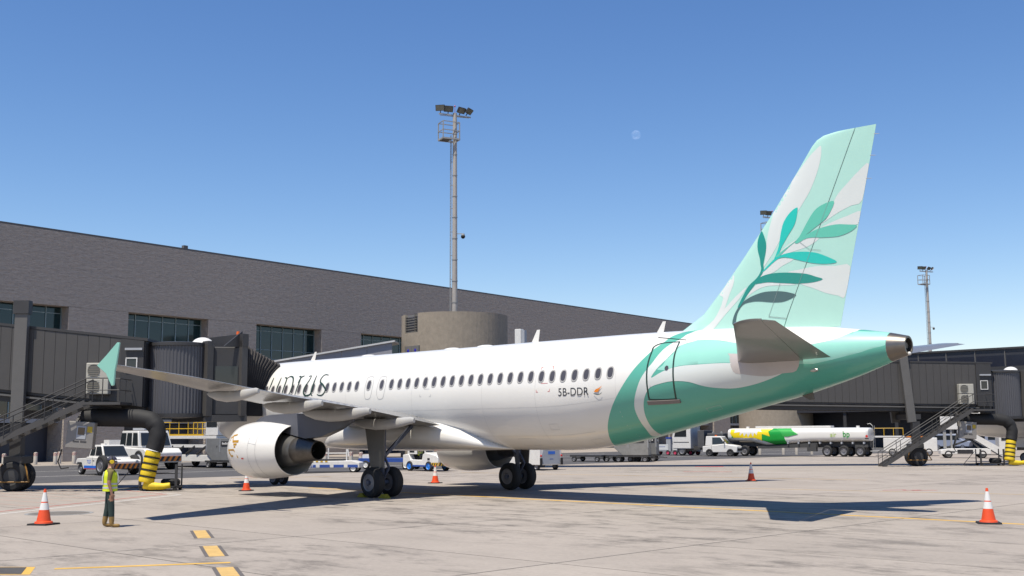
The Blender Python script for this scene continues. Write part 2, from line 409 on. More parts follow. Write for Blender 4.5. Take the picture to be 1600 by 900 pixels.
for r_ in range(len(rows)-1):
    panem[r_] = MB().box(.03, pw-.03, -.012, .012, .03, rows[r_+1]-rows[r_]-.03).mesh('pane', TEAL, smooth=False)
for k in range(-5, 19):
    u0 = W0+PER*k; vis = -2 <= k <= 4
    MB().box(u0+WW, u0+PER, 0, 3.1, 0, 14.65).build('wall_pier', STONEP if False else STONE, tb, smooth=False)
    fr = MB()
    for i in range(npane+1): fr.box(u0+i*pw-.045, u0+i*pw+.045, 1.22, 1.38, 4.0, 14.649) if 0 < i < npane else fr.box(u0+(.001 if i == 0 else WW-.1), u0+(.1 if i == 0 else WW-.001), 1.22, 1.38, 4.0, 14.649)
    for z in rows[1:-1]:
        for i in range(npane): fr.box(u0+i*pw+.1, u0+(i+1)*pw-.1, 1.235, 1.365, z-.04, z+.04)
    fo = fr.build('window', MULL, tb, smooth=False)
    if vis:
        for r_ in range(len(rows)-1):
            for i in range(npane): link('pane', panem[r_], fo, (u0+i*pw, 1.31, rows[r_]))
    else:
        MB().box(u0+.1, u0+WW-.1, 1.3, 1.32, 4, 14.6).build('pane', TEAL, fo, smooth=False)
    MB().box(u0, u0+WW, 1.0, 3.1, 3.62, 4.0).build('sill_beam', mat('sill_beam_paint', (.34,.35,.37), .5), tb, smooth=False)
    dm = MB()
    for i in range(3): dm.box(u0+.3+i*3.1, u0+3.1+i*3.1, 2.6, 2.8, 0, 3.5)
    dm.build('roller_door', DOORB, tb, smooth=False)
    MB().box(u0, u0+WW, 2.81, 3.15, 0, 3.62).build('recess_wall', DOORB, tb, smooth=False)
MB().box(20, 20.5, .2, .6, 21.95, 22.3).build('roof_vent', COPING, tb)

# ---------------------------------------------------------------- round concrete towers with floodlight masts
TCON = stone('cast_concrete', (.36,.31,.25), .035, 2.5, (1,1,.5))
N = TCON.node_tree.nodes; L = TCON.node_tree.links
def tower(x, y, rz, label, first=True):
    t = thing('stair_tower', label, 'tower', (x,y,0), rz, 'round concrete towers along the terminal')
    a0, a1 = R(188), R(212); n = 72; z0, z1 = 12.9, 14.9; mb = MB()
    r_o, r_i = 5.7, 5.35
    ang = [2*math.pi*i/n for i in range(n)]
    P = lambda r, a, z: (r*math.cos(a), r*math.sin(a), z)
    for i in range(n):
        a, b = ang[i], ang[i]+2*math.pi/n; notch = a0 <= a < a1-.01; top = z0 if notch else z1
        mb.add([P(r_o,a,0),P(r_o,b,0),P(r_o,b,top),P(r_o,a,top),P(r_i,a,top),P(r_i,b,top),P(r_i,b,z0-1),P(r_i,a,z0-1)], [(0,1,2,3),(3,2,5,4),(4,5,6,7)])
        if notch:
            pass
    for a in (a0, a1):
        aa = min(ang, key=lambda q: abs(q-a))
        mb.add([P(r_o,aa,z0),P(r_i,aa,z0),P(r_i,aa,z1),P(r_o,aa,z1)], [(0,1,2,3)])
    mb.lathe([(z0-1,r_i),(z0-1,.01)], n=36)
    mb.build('shell', TCON, t, ang=30)
    MB().lathe([(14.9,5.74),(14.97,5.74),(14.97,5.3),(14.9,5.3)], n=72).build('rim', TCON, t) if False else None
    for i in range(7):
        lm = MB()
        for q in range(6):
            a = R(188)+R(24)*q/6; b = R(188)+R(24)*(q+1)/6
            zb = 12.95+i*.27
            lm.add([P(5.62,a,zb),P(5.62,b,zb),P(5.45,b,zb+.2),P(5.45,a,zb+.2)], [(0,1,2,3)])
        lm.build('louvre_slat', DKMETAL if False else mat('louvre_metal', (.10,.095,.085), .5), t, smooth=False)
    for s_ in (-1, 1):
        T = TR(rz=206) @ TR(5.69, s_*.62, 0)
        d = MB(T).box(-.1, .05, -.58, .58, 9.4, 11.5).build('door', mat('tower_door', (.2,.195,.19), .5), t, smooth=False)
        MB(T).lathe([(.051,.18),(.056,.17),(.056,.001)], o=(0,0,11.0), axis=(1,0,0), n=16).build('round_sign', mat('sign_blue', S(45,40,190), .4), d)
    return t
tower(-36.7, 50.3, 60, 'round concrete tower carrying the tall central floodlight mast')
tower(-42.7, 124.4, 60, 'round concrete tower seen under the tail beyond the fuel tanker')
tower(-50.2, 198.5, 60, 'farthest round concrete tower hidden beyond the grey jet bridge')

LAMPD = mat('lamp_housing', (.03,.03,.032), .5); LENS = mat('lamp_lens', (.16,.16,.13), .2, var=.1, vscale=8)
MASTP = mat('mast_paint', (.46,.43,.40), .55, .1, var=.1, vscale=2)
def mast(x, y, label, rz=0, z0=11.8, z1=37.0):
    t = thing('floodlight_mast', label, 'light mast', (x,y,z0), rz, 'floodlight masts along the terminal')
    H = z1-z0-.9
    pole = MB().cyl((0,0,0),(0,0,H), .31, .22, n=20).build('pole', MASTP, t)
    fl = MB()
    for i in range(1, 11):
        z = i*H/11; r = .31-.09*z/H; fl.lathe([(z-.05,r+.005),(z-.05,r+.035),(z+.05,r+.035),(z+.05,r+.005)], n=20)
    fl.build('flange', STEEL, pole)
    ld = MB()
    for s_ in (-1, 1): ld.bar((-.20+s_*.13,-.44,1),(-.18+s_*.13,-.38,H-2.5), .05)
    for i in range(int((H-3.5)/.32)): ld.bar((-.33,-.42,1.2+i*.32),(-.06,-.42,1.2+i*.32), .035)
    for i in range(8): ld.bar((-.19,-.42,2+i*2.6),(-.1,-.2,2+i*2.6), .05)
    ld.build('ladder', STEEL, t, smooth=False)
    cg = MB(); zb, zt = H-3.0, H-1.1
    c = [(-1.0,-1.55),(.4,-1.55),(.4,.4),(-1.0,.4)]
    for i in range(4):
        a, b = c[i], c[(i+1) % 4]
        cg.bar((*a,zb),(*a,zt), .10)
        for z in (zb+.95, zt): cg.bar((*a,z),(*b,z), .08)
        cg.bar((*a,zb),(*b,zb), .16)
    cg.build('maintenance_cage', STEEL, t, smooth=False)
    MB().box(-.95,.35,-1.5,-.45, zb-.03,zb+.03).build('cage_floor', JETD, t, smooth=False)
    ar = MB(); ar.bar((0,-1.9,H-.25),(0,1.9,H-.25), .13); ar.bar((-.2,-1.7,H-.35),(.0,1.7,H-.35), .05); ar.build('cross_arm', STEEL, t, smooth=False)
    for i, (yy, az, ti) in enumerate(((-1.75,-35,35),(-.75,-10,50),(.8,20,55),(1.75,40,62))):
        T = TR(0, yy, H+.42) @ Matrix.Rotation(R(az),4,'Z') @ Matrix.Rotation(R(ti-20),4,'Y')
        b = MB(T); b.box(-.14,.1,-.5,.5,-.33,.33); b.box(-.24,-.14,-.35,.35,-.2,.2); b.bar((-.05,0,-.33),(-.05,0,-.62), .08)
        o = b.build('floodlight', LAMPD, t, smooth=False)
        MB(T).box(.1,.115,-.45,.45,-.29,.29).build('lens', LENS, o, smooth=False)
    MB().cyl((0,0,H),(0,0,H+.75), .02, n=6).sphere((0,0,H+.8), .09, 8, 6).build('obstruction_light', REDL, t)
    d = MB(); d.bar((.1,.25,12.2),(.42,.8,12.2), .07); d.cyl((.42,.8,12.2),(.42,.8,11.95), .16, .2); d.build('camera_arm', STEEL, t)
    MB().sphere((.42,.8,11.88), .24, 12, 8).build('camera_dome', BLACK, t)
    return t
mast(-36.7, 50.3, 'tall floodlight mast on the round concrete tower in the middle of the picture', -20, z1=38.4)
mast(-40.5, 121.9, 'floodlight mast mostly hidden behind the tail fin, only its head showing', -20)
mast(-50.2, 198.5, 'most distant floodlight mast right of the tail fin against the sky', -20)

# ---------------------------------------------------------------- walkway, pier building, roof gear
wk = thing('covered_walkway', 'sloping light grey covered walkway joining the round tower above the airliner cabin', 'walkway', (-38.6,43.5,0), 223.2)
WP = mat('walkway_panel', (.30,.30,.335), .5, var=.06)
sl_ = -.165
for i in range(5):
    a, b = i*2.6, i*2.6+2.56
    MB().add([(a,2.0,9.0+a*sl_),(b,2.0,9.0+b*sl_),(b,2.0,11.75+b*sl_),(a,2.0,11.75+a*sl_),(a,1.9,9.0+a*sl_),(b,1.9,9.0+b*sl_),(b,1.9,11.75+b*sl_),(a,1.9,11.75+a*sl_)],
        [(0,1,2,3),(7,6,5,4),(0,4,5,1),(3,2,6,7),(0,3,7,4),(1,5,6,2)]).build('wall_panel', WP, wk, smooth=False)
MB().add([(-.3,2.25,11.78),(13.4,2.25,11.78+13.4*sl_),(13.4,-1.5,11.78+13.4*sl_),(-.3,-1.5,11.78),(-.3,2.25,11.95),(13.4,2.25,11.95+13.4*sl_),(13.4,-1.5,11.95+13.4*sl_),(-.3,-1.5,11.95)],
    [(3,2,1,0),(4,5,6,7),(0,1,5,4),(1,2,6,5),(2,3,7,6),(3,0,4,7)]).build('roof', mat('walkway_roof', (.62,.62,.62), .5), wk, smooth=False)
MB().add([(-.3,1.85,9.0),(13,1.85,9.0+13*sl_),(13,-1.4,9.0+13*sl_),(-.3,-1.4,9.0)], [(0,1,2,3)]).build('floor', WP, wk, smooth=False)
for xx in (1.0, 11.5): MB().bar((xx,.2,0),(xx,.2,9.0+xx*sl_), .6).build('support_column', STONE, wk, smooth=False)

pb = thing('pier_building', 'dark flat roofed pier building behind the right jet bridge', 'building', (-46,122,0), 0)
PD = mat('pier_cladding', (.035,.036,.045), .4, var=.1, vscale=.5)
MB().box(0,134,0,24,5.2,13.2).build('upper_storey', PD, pb, smooth=False)
MB().box(-.2,134.2,-.2,24.2,13.2,13.45).build('roof_edge', JETD, pb, smooth=False)
MB().box(1,133,7,23.5,0,5.2).build('ground_storey', DOORB, pb, smooth=False)  # set back so the storey above, shaped to overhang, keeps it in shade
for i in range(34):
    MB().box(i*4+.0,i*4+.12,-.08,-.001,9.2,13.2).build('cladding_rib', JETL, pb, smooth=False)
pm = MB().box(.12,3.9,-.03,-.002,9.3,12.4).mesh('pane', mat('pier_glass', (.02,.024,.04), .1), smooth=False)
for i in range(33): link('pane', pm, pb, (i*4+.1,0,0))
for i in range(17): MB().box(i*8,i*8+.5,.2,.7,0,5.2).build('column', JETD, pb, smooth=False)
dsh = thing('satellite_dish', 'small white satellite dish on the pier roof at the right edge', 'dish', (4.6,122.6,13.45), 0)
MB().cyl((0,0,0),(0,0,.7), .06).cyl((-.5,.2,0),(-.5,.2,.9),.04).cyl((-.9,.2,0),(-.9,.2,1.0),.04).build('post', STEEL, dsh)
MB(TR(.2,-.1,1.0, rz=-30, ry=65)).lathe([(.22,.85),(.10,.6),(.02,.3),(0,.001),(-.03,.3),(.07,.6),(.2,.87)], n=24).build('reflector', VWHITE, dsh)
bo = MB()
def bollard(x, y, label):
    t = thing('bollard', label, 'bollard', (x,y,0), random.uniform(-20,20), 'concrete bollards along the service road')
    for k_, o_ in BOL: link(k_, o_, t)
    return t
ROSE = mat('bollard_red', S(190,75,65), .6); BCON = mat('bollard_concrete', (.52,.48,.43), .8, var=.15, vscale=6)
BOL = [('post', MB().lathe([(0,.17),(.95,.165),(1.02,.13),(1.04,.001)], n=16).mesh('post', BCON))]
for q in range(3):
    h = MB()
    for s_ in range(6):
        a, b = s_*math.pi/3+q*.5, s_*math.pi/3+q*.5+math.pi/6
        h.add([(.172*math.cos(a),.172*math.sin(a),.72+q*.09),(.172*math.cos(b),.172*math.sin(b),.72+q*.09),(.172*math.cos(b+.25),.172*math.sin(b+.25),.80+q*.09),(.172*math.cos(a+.25),.172*math.sin(a+.25),.80+q*.09)], [(0,1,2,3)])
    BOL.append(('red_stripe', h.mesh('red_stripe', ROSE, smooth=False)))
for (x, y), lb in zip([(-40.6,4.8),(-45,9.2),(-43.6,10.3),(-46.4,11.9),(-44.6,12.4)], ['leftmost', 'second from left', 'third from left', 'fourth from left', 'rightmost']):
    bollard(x, y, f'{lb} of the five bollards beside the left jet bridge wheel')
for (x, y), lb in zip([(-21.9,22.6),(-20.4,24.0),(-18.6,23.6),(-15.6,22.6)], ['leftmost', 'second from left', 'third from left', 'rightmost']):
    bollard(x, y, f'{lb} of the bollards behind the flatbed trolley under the wing')
for (x, y), lb in zip([(-13.9,25.8),(-11.7,38.3)], ['striped bollard between the main gear and the seated driver', 'striped bollard right of the white ground power cart']):
    bollard(x, y, lb)
for i, px in enumerate([(-14.5,72.5),(-13.6,73.2),(-11.6,74.6),(-10.5,75.4),(-9.2,76.3),(-6.5,78)]):
    bollard(*px, ['first', 'second', 'third', 'fourth', 'fifth', 'last'][i]+' from the left of the pale bollards seen beneath the fuel tanker')

# moon: a sunlit sphere seen through the sky's own brightness
mm = bpy.data.materials.new('moon_rock'); mm.use_nodes = True; N = mm.node_tree.nodes; L = mm.node_tree.links; N.remove(N['Principled BSDF'])
df = N.new('ShaderNodeBsdfDiffuse'); tr = N.new('ShaderNodeBsdfTransparent'); ad = N.new('ShaderNodeAddShader'); nz = N.new('ShaderNodeTexNoise'); nz.inputs['Scale'].default_value = .35
tc = N.new('ShaderNodeTexCoord'); L.new(tc.outputs['Object'], nz.inputs['Vector']); rp = N.new('ShaderNodeMapRange'); rp.inputs[1].default_value = .35; rp.inputs[2].default_value = .65; rp.inputs[3].default_value = .01; rp.inputs[4].default_value = .09
L.new(nz.outputs[0], rp.inputs[0]); L.new(rp.outputs[0], df.inputs[0]); L.new(df.outputs[0], ad.inputs[0]); L.new(tr.outputs[0], ad.inputs[1]); L.new(ad.outputs[0], N['Material Output'].inputs[0])
mo = MB().sphere((0,0,0), 14, 24, 16).build('moon', mm)
mo.location = (-2055,2678,916)
tag(mo, 'pale daytime half moon in the blue sky left of the tail fin', 'moon')
FIN = {'w1':[(35.04,11.47),(35.02,11.07),(34.86,10.58),(34.59,10.04),(34.24,9.57),(33.88,9.09),(33.56,8.71),(33.27,8.28),(33.07,8.03),(32.85,7.78),(32.93,8.04),(32.96,8.36),(33.03,8.89),(33.18,9.41),(33.26,9.79),(33.59,10.17),(34.11,10.71),(34.58,11.18),(34.85,11.38)],
 'w2':[(36.59,10.63),(36.25,10.46),(35.89,10.15),(35.56,9.85),(35.4,9.61),(35.3,9.36),(35.12,9.08),(34.94,8.95),(35.53,9.25),(35.95,9.41),(36.32,9.55)],
 'w3':[(36.24,9.2),(35.83,9.11),(35.3,8.97),(34.65,8.74),(34.2,8.57),(34.97,8.74),(35.5,8.8),(36.14,8.81)],
 'w4':[(33.38,8.14),(33.85,8.46),(34.31,8.6),(34.85,8.53),(34.52,8.31),(34.11,8.21),(33.5,8.11)],
 'w5':[(35.82,7.52),(35.33,7.58),(34.7,7.63),(34.15,7.58),(33.7,7.5),(34.13,7.13),(34.56,6.95),(34.97,6.76),(35.38,6.64),(35.6,6.61)],
 'w6':[(32.58,7.42),(32.9,7.69),(33.26,7.92),(33.49,8),(33.95,7.93),(33.53,7.75),(33.25,7.59),(32.77,7.45)],
 'w7':[(32.03,6.71),(32.45,7.14),(32.77,7.28),(33.46,7.21),(34.02,7.1),(33.46,7.13),(33,7.15),(32.64,7.08),(32.28,6.9)],
 'w8':[(31.61,7.89),(31.68,7.43),(31.51,7.01),(31.29,6.49),(31.2,6.65),(31.24,6.93),(31.06,7.06),(31.32,7.36),(31.45,7.68)],
 'w9':[(32.21,7.2),(31.9,6.82),(31.39,6.37),(30.95,5.93),(30.76,5.83),(30.41,5.86),(30.88,6.19),(31.17,6.65),(31.22,6.82),(31.31,6.55),(31.72,6.88)],
 'l6':[(31.64,6.01),(31.71,6.29),(31.88,6.55),(32.15,6.76),(32.52,6.9),(32.92,6.97),(33.45,6.94),(33.79,6.86),(33.99,6.77),(33.78,6.66),(33.48,6.59),(33.1,6.61),(32.63,6.68),(32.27,6.67),(32.03,6.59),(31.84,6.34),(31.76,6)],
 'st':[(31.85,6.55),(32.03,6.86),(32.28,7.22),(32.58,7.44),(32.75,7.66),(32.78,7.91),(32.85,7.9),(32.85,7.65),(32.67,7.41),(32.33,7.04),(32.05,6.7),(31.93,6.56)],
 'l1':[(32.75,9.02),(32.62,8.73),(32.63,8.4),(32.72,8.09),(32.75,7.85),(32.81,7.74),(32.9,8.1),(32.97,8.41),(32.93,8.69)],
 'l5':[(32.5,7.34),(32.82,7.5),(33.25,7.55),(33.82,7.51),(34.36,7.42),(34.68,7.3),(34.91,7.2),(34.61,7.13),(34.13,7.13),(33.51,7.2),(33,7.27),(32.58,7.26)],
 'l4':[(32.8,7.63),(33.02,7.82),(33.29,8.03),(33.5,8.11),(33.84,8.16),(34.29,8.14),(34.72,8.06),(35.08,7.9),(35.4,7.7),(35.06,7.67),(34.6,7.74),(34.17,7.87),(33.77,8),(33.5,8.03),(33.26,7.92),(32.92,7.68)],
 'l2':[(34.14,9.6),(33.88,9.47),(33.64,9.19),(33.52,8.82),(33.44,8.41),(33.31,8.11),(33.26,8.01),(33.4,8.08),(33.55,8.39),(33.8,8.74),(34.04,9.07),(34.14,9.43)],
 'l3':[(35.4,9.63),(35.01,9.56),(34.72,9.39),(34.44,9.02),(34.25,8.73),(34.08,8.54),(33.62,8.28),(33.33,8.1),(33.45,8.09),(33.85,8.38),(34.2,8.57),(34.38,8.65),(34.69,8.84),(35.1,9.1),(35.32,9.38)],
 'l7':[(34.04,8.48),(34.42,8.67),(34.87,8.82),(35.4,8.88),(35.81,8.83),(36.1,8.77),(35.9,8.61),(35.49,8.5),(34.96,8.52),(34.46,8.56),(34.12,8.43)]}
FUS = {'g0':[(29.99,73.5),(29.65,58.2),(29.5,45.9),(29.23,35.7),(29.06,28.5),(28.59,11.3),(28.21,-2.4),(27.7,-20.3),(27.27,-37.5),(26.99,-51.4),(26.55,-79)],
 'w1':[(30.09,48.2),(29.89,43.2),(29.64,33.2),(29.39,19),(29.18,10.9),(28.95,1.4),(28.76,-9.9),(28.61,-19.9),(28.51,-30.5),(28.48,-45.1),(28.43,-61.9),(28.27,-80.3),(28.55,-84.6),(28.66,-65.5),(28.75,-47.6),(28.85,-32.8),(28.98,-22),(29.16,-13.5),(29.35,-9.2),(29.69,-7.5),(30.18,-7.1),(30.76,-11.2),(31.29,-20.3),(31.81,-26.9),(32.32,-31.3),(32.88,-31.3),(33.43,-27.9),(33.93,-22),(34.33,-12.9),(34.36,-7.3),(33.54,-1.2),(32.48,3.7),(31.93,6.4),(31.13,8.4),(30.42,9.4),(29.82,6),(29.38,0.7),(29.56,9.2),(29.89,19.6),(30.17,31.3),(30.3,38.5),(30.84,45.3),(30.54,50.2)],
 'w2t':[(30.09,48.2),(30.3,38.5),(30.84,45.3),(31.46,43.6),(32.15,37.2),(33.06,26.2),(34.14,19),(35.02,23),(35.66,34.9),(36.08,62.4)],
 'door':[(29.2,-13.7),(29.2,1.8),(29.2,16),(29.22,32.1),(29.22,40.6),(29.5,45.1),(30.07,44.8),(30.17,43.2),(30.19,25.8),(30.22,8.2),(30.22,-10.5),(30.18,-26.2),(30.09,-28.6),(29.27,-23.7),(29.19,-20.9)],
 'ex1':[(14.29,1.8),(14.22,7.9),(14.19,18.8),(14.19,26.2),(14.28,28.1),(14.5,28.5),(14.64,25.6),(14.7,16.8),(14.67,6.4),(14.6,1.8),(14.43,0.7)],
 'ex2':[(15.15,1.2),(15.04,7.3),(15.03,18.1),(15.07,26.2),(15.15,27.5),(15.38,27.4),(15.5,25.6),(15.56,15.8),(15.52,5.4),(15.45,1.1),(15.29,0.3)],
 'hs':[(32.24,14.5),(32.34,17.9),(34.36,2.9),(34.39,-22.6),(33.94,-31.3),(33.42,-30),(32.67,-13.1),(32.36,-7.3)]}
STR = {'s':[(11.22,34.7),(10.99,35.7),(10.84,33.8),(10.78,28.7),(10.86,24.5),(11.06,21.7),(11.23,18.5),(11.37,14.9),(11.32,10.5),(11.16,7.9),(10.95,8.1),(10.81,9.4)],
 'u':[(9.72,34.7),(9.9,35.1),(9.91,28.5),(9.79,21.5),(9.73,16.8),(9.75,12.2),(9.9,8.6),(10.12,8.4),(10.3,10.9),(10.33,20.2),(10.31,35.5)],
 'u2':[(10.31,35.5),(10.36,24.7),(10.35,12.6),(10.36,9.6),(10.47,8.1)],
 'r':[(8.93,34.9),(9.08,35.1),(9.18,26.2),(9.14,16.2),(9.1,8.4)],
 'r2':[(9.1,25.6),(9.15,33.6),(9.35,36.1)],
 'p':[(7.79,35.3),(8,33.6),(8.08,25.1),(8.05,14.5),(8.03,11.3)],
 'p2':[(7.98,32.6),(8.18,36.4),(8.45,34.9),(8.63,29.2),(8.73,20),(8.66,13.2),(8.55,9.9)],
 'y':[(7.5,35.7),(7.54,27.9),(7.52,18.8),(7.55,14.3)],
 'y2':[(6.86,36.4),(6.92,26.2),(6.89,18.1)]}
# ---------------------------------------------------------------- the airliner
SEC = [(0.00,3.10,3.00,0.05),(0.12,3.37,2.71,0.34),(0.35,3.67,2.47,.62),(0.8,4.02,2.25,.95),(1.4,4.38,2.08,1.24),(2.0,4.8,1.98,1.45),(2.6,5.25,1.92,1.6),(3.3,5.61,1.87,1.74),(4.2,5.84,1.83,1.86),(5.2,5.94,1.81,1.94),(6.5,5.96,1.80,1.975),
(24.0,5.96,1.80,1.975),(25.2,5.96,1.84,1.97),(26.4,5.96,1.97,1.945),(27.6,5.955,2.16,1.9),(28.8,5.94,2.41,1.83),(30,5.92,2.68,1.73),(31.2,5.89,2.95,1.59),(32.4,5.84,3.22,1.42),(33.6,5.78,3.48,1.22),(34.8,5.70,3.79,1.0),(35.8,5.58,4.08,.76),(36.6,5.45,4.35,.55),(36.95,5.39,4.48,.45),(37.57,5.25,4.68,.28)]
def _slopes(k):
    X = [s[0] for s in SEC]; Y = [s[k] for s in SEC]; s = [(Y[i+1]-Y[i])/(X[i+1]-X[i]) for i in range(len(X)-1)]
    m = [s[0]]+[0 if s[i-1]*s[i] <= 0 else 2*s[i-1]*s[i]/(s[i-1]+s[i]) for i in range(1, len(s))]+[s[-1]]
    return m
_SL = {k: _slopes(k) for k in (1,2,3)}
def prof(x):
    i = 0
    while i < len(SEC)-2 and x > SEC[i+1][0]: i += 1
    h = SEC[i+1][0]-SEC[i][0]; t = (x-SEC[i][0])/h; out = []
    for k in (1,2,3):
        out.append((2*t**3-3*t**2+1)*SEC[i][k]+(t**3-2*t*t+t)*h*_SL[k][i]+(-2*t**3+3*t*t)*SEC[i+1][k]+(t**3-t*t)*h*_SL[k][i+1])
    return out
def hull(x, th, off=0, side=-1):
    """point of the fuselage skin; th in degrees from the waterline, 90 on top"""
    t, b, wd = prof(x); a = R(th)
    return (x, side*(wd+off)*math.cos(a), (t+b)/2+((t-b)/2+off)*math.sin(a))
AV = .0349   # metres of skin per degree, for laying out flat artwork
def hmap(off, side=-1): return lambda u, v: hull(u, v/AV, off, side)

air = thing('airliner', 'white twin engine airliner with mint green tail and olive branch on its fin', 'airliner')
xs = [0,.04,.12,.22,.35,.55,.8,1.1,1.4,1.7,2,2.3,2.6,2.95,3.3,3.75,4.2,4.7,5.2,5.85,6.5]+[7+i*.85 for i in range(20)]+[24+i*.3 for i in range(44)]+[37.08]
NT = 72
fus = MB().rings([[hull(x, 360*k/NT) for k in range(NT)] for x in sorted(set(xs))], cap0=True, cap1=True).build('fuselage', WHITE, air, ang=50)
cone = MB().rings([[hull(x, 360*k/40, .004) for k in range(40)] for x in (37.05,37.1,37.3,37.57)]+[[(37.57, .8*hull(37.57,360*k/40)[1], 4.965+.8*(hull(37.57,360*k/40)[2]-4.965)) for k in range(40)], [(37.2, .75*hull(37.57,360*k/40)[1], 4.965+.75*(hull(37.57,360*k/40)[2]-4.965)) for k in range(40)]], mi=0, cap0=False).build('exhaust_cone', mat('tail_cone_metal', (.24,.215,.19), .36, .8, var=.12, vscale=4), air, ang=40)
MB().cyl((37.21,0,4.965),(37.5,0,4.965), .12, .09).build('exhaust_outlet', DKMETAL, cone)
MB().sphere((37.6,-.05,4.72), .055, 10, 8).build('tail_light', VWHITE, cone)
# tail artwork on both sides of the hull
def both(polys, off, step):
    mb = MB()
    for side in (-1, 1):
        for P in polys: patch(P, step, hmap(off, side), mb)
    return mb
sc = lambda P: [(x, t*AV) for x, t in P]
edge = catmull(sc([(30.4,90)]+FUS['g0']+[(26.4,-90)]), 5, False)
g0 = edge+[(x, -90*AV) for x in (28,30,32,34,36,37.06)]+[(37.06, a*AV) for a in (-60,-30,0,30,60,90)]+[(x, 90*AV) for x in (35,33.5,32)]
both([g0], .003, .16).build('tail_paint', GREEN, fus, ang=60)
la = sc([(29.6,9),(29.89,19.6),(30.17,31.3),(30.3,38.5)])+sc(FUS['w2t'][2:])+sc([(36.6,75),(37.04,88),(37.04,40),(37.04,5),(36.3,-8),(35.5,-14),(34.9,-16),(34.36,-10)])+sc([(34.3,-5),(33.54,0),(32.48,4.5),(31.93,7),(31.13,9.2),(30.42,10),(29.9,7)])
both([la], .005, .16).build('light_tail_paint', LGREEN, fus, ang=60)  # light green livery; at the tail end its lower edge paints where sunlight stops
w1 = catmull(sc(FUS['w1']), 3); w2 = sc(FUS['w2t'][:1])+sc([(30.2,43)])+catmull(sc(FUS['w2t'][2:]), 3, False)+sc([(36.2,90),(35,90),(34,90),(33,90),(32,90),(31,90),(30.55,90),(30.35,75),(30.2,60)])
for s_ in (-1,1): patch(w1, .16, hmap(.007, s_), MB()).build('white_swoosh', DECW, fus, ang=60)
both([w2], .0075, .16).build('white_crown_band', WHITE, fus, ang=60)
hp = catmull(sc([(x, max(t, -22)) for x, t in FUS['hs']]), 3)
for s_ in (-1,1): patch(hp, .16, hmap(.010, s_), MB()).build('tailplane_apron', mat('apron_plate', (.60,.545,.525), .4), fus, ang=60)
# windows, door outlines
def oval(hx, hz, n=20, p=2.6):
    return [(hx*math.copysign(abs(math.cos(2*math.pi*k/n))**(2/p), math.cos(2*math.pi*k/n)), hz*math.copysign(abs(math.sin(2*math.pi*k/n))**(2/p), math.sin(2*math.pi*k/n))) for k in range(n)]
def window(x, th):
    mb = MB(); o, g = oval(.165,.245), oval(.118,.192); M1, M2, M3 = hmap(.002), hmap(.012), hmap(.004)
    v = th*AV; n = len(o)
    a = [M1(x+p[0], v+p[1]) for p in o]; b = [M2(x+p[0]*.93, v+p[1]*.95) for p in o]; c = [M2(x+p[0], v+p[1]) for p in g]; d = [M3(x+p[0]*.97, v+p[1]*.97) for p in g]
    mb.rings([a, b, c, d], 0, cap0=False, cap1=False); mb.add(d+[M3(x, v)]+[M3(x+p[0]*.5, v+p[1]*.5) for p in g], [(i, (i+1) % n, n+1+(i+1) % n, n+1+i) for i in range(n)]+[(n+1+i, n+1+(i+1) % n, n) for i in range(n)], 1)
    mb.add([M2(x+p[0]*.8, v+p[1]*.5-.08) for p in g], [tuple(range(n))], 1) if False else None
    return mb.build('window', [FRAME, WINDOWG], fus)
wxs = [15.93+.5334*i for i in range(23)]+[14.43, 15.29]+[13.6-.5334*i for i in range(15)]
for x in wxs: window(x, 17.4 if x < 24 else 17.4-(x-24)*1.05)
def outline(P, wd, m, off=.006, name='door_outline', k=4):
    Q = catmull(sc(P), k); Q = Q+Q[:2]
    return ribbon(Q, wd, hmap(off), MB()).build(name, m, fus)
outline(FUS['door'], .06, DKGREEN, .010)
outline(FUS['ex1'], .022, mat('thin_grey_print', (.52,.52,.52), .5)); outline(FUS['ex2'], .022, MATS['thin_grey_print'])
MB().rings([[hull(29.1+i*.2, t-i*1.05, o) for t, o in ((-24.0,.0),(-24.0,.05),(-28.6,.05),(-28.6,.0))] for i in range(7)]).build('door_sill_guard', mat('sill_guard', (.22,.19,.18), .5), fus, smooth=False)
MB().add([hmap(.018)(29.97+.075*math.cos(k*.5236), 9.4*AV+.10*math.sin(k*.5236)) for k in range(12)], [tuple(range(12))]).build('door_window', WINDOWG, fus)
MB().tube([hull(29.1+.1625*i, 57.5-1.31*i, .012) for i in range(9)], .014, 6).build('door_drip_rail', PRINT, fus)
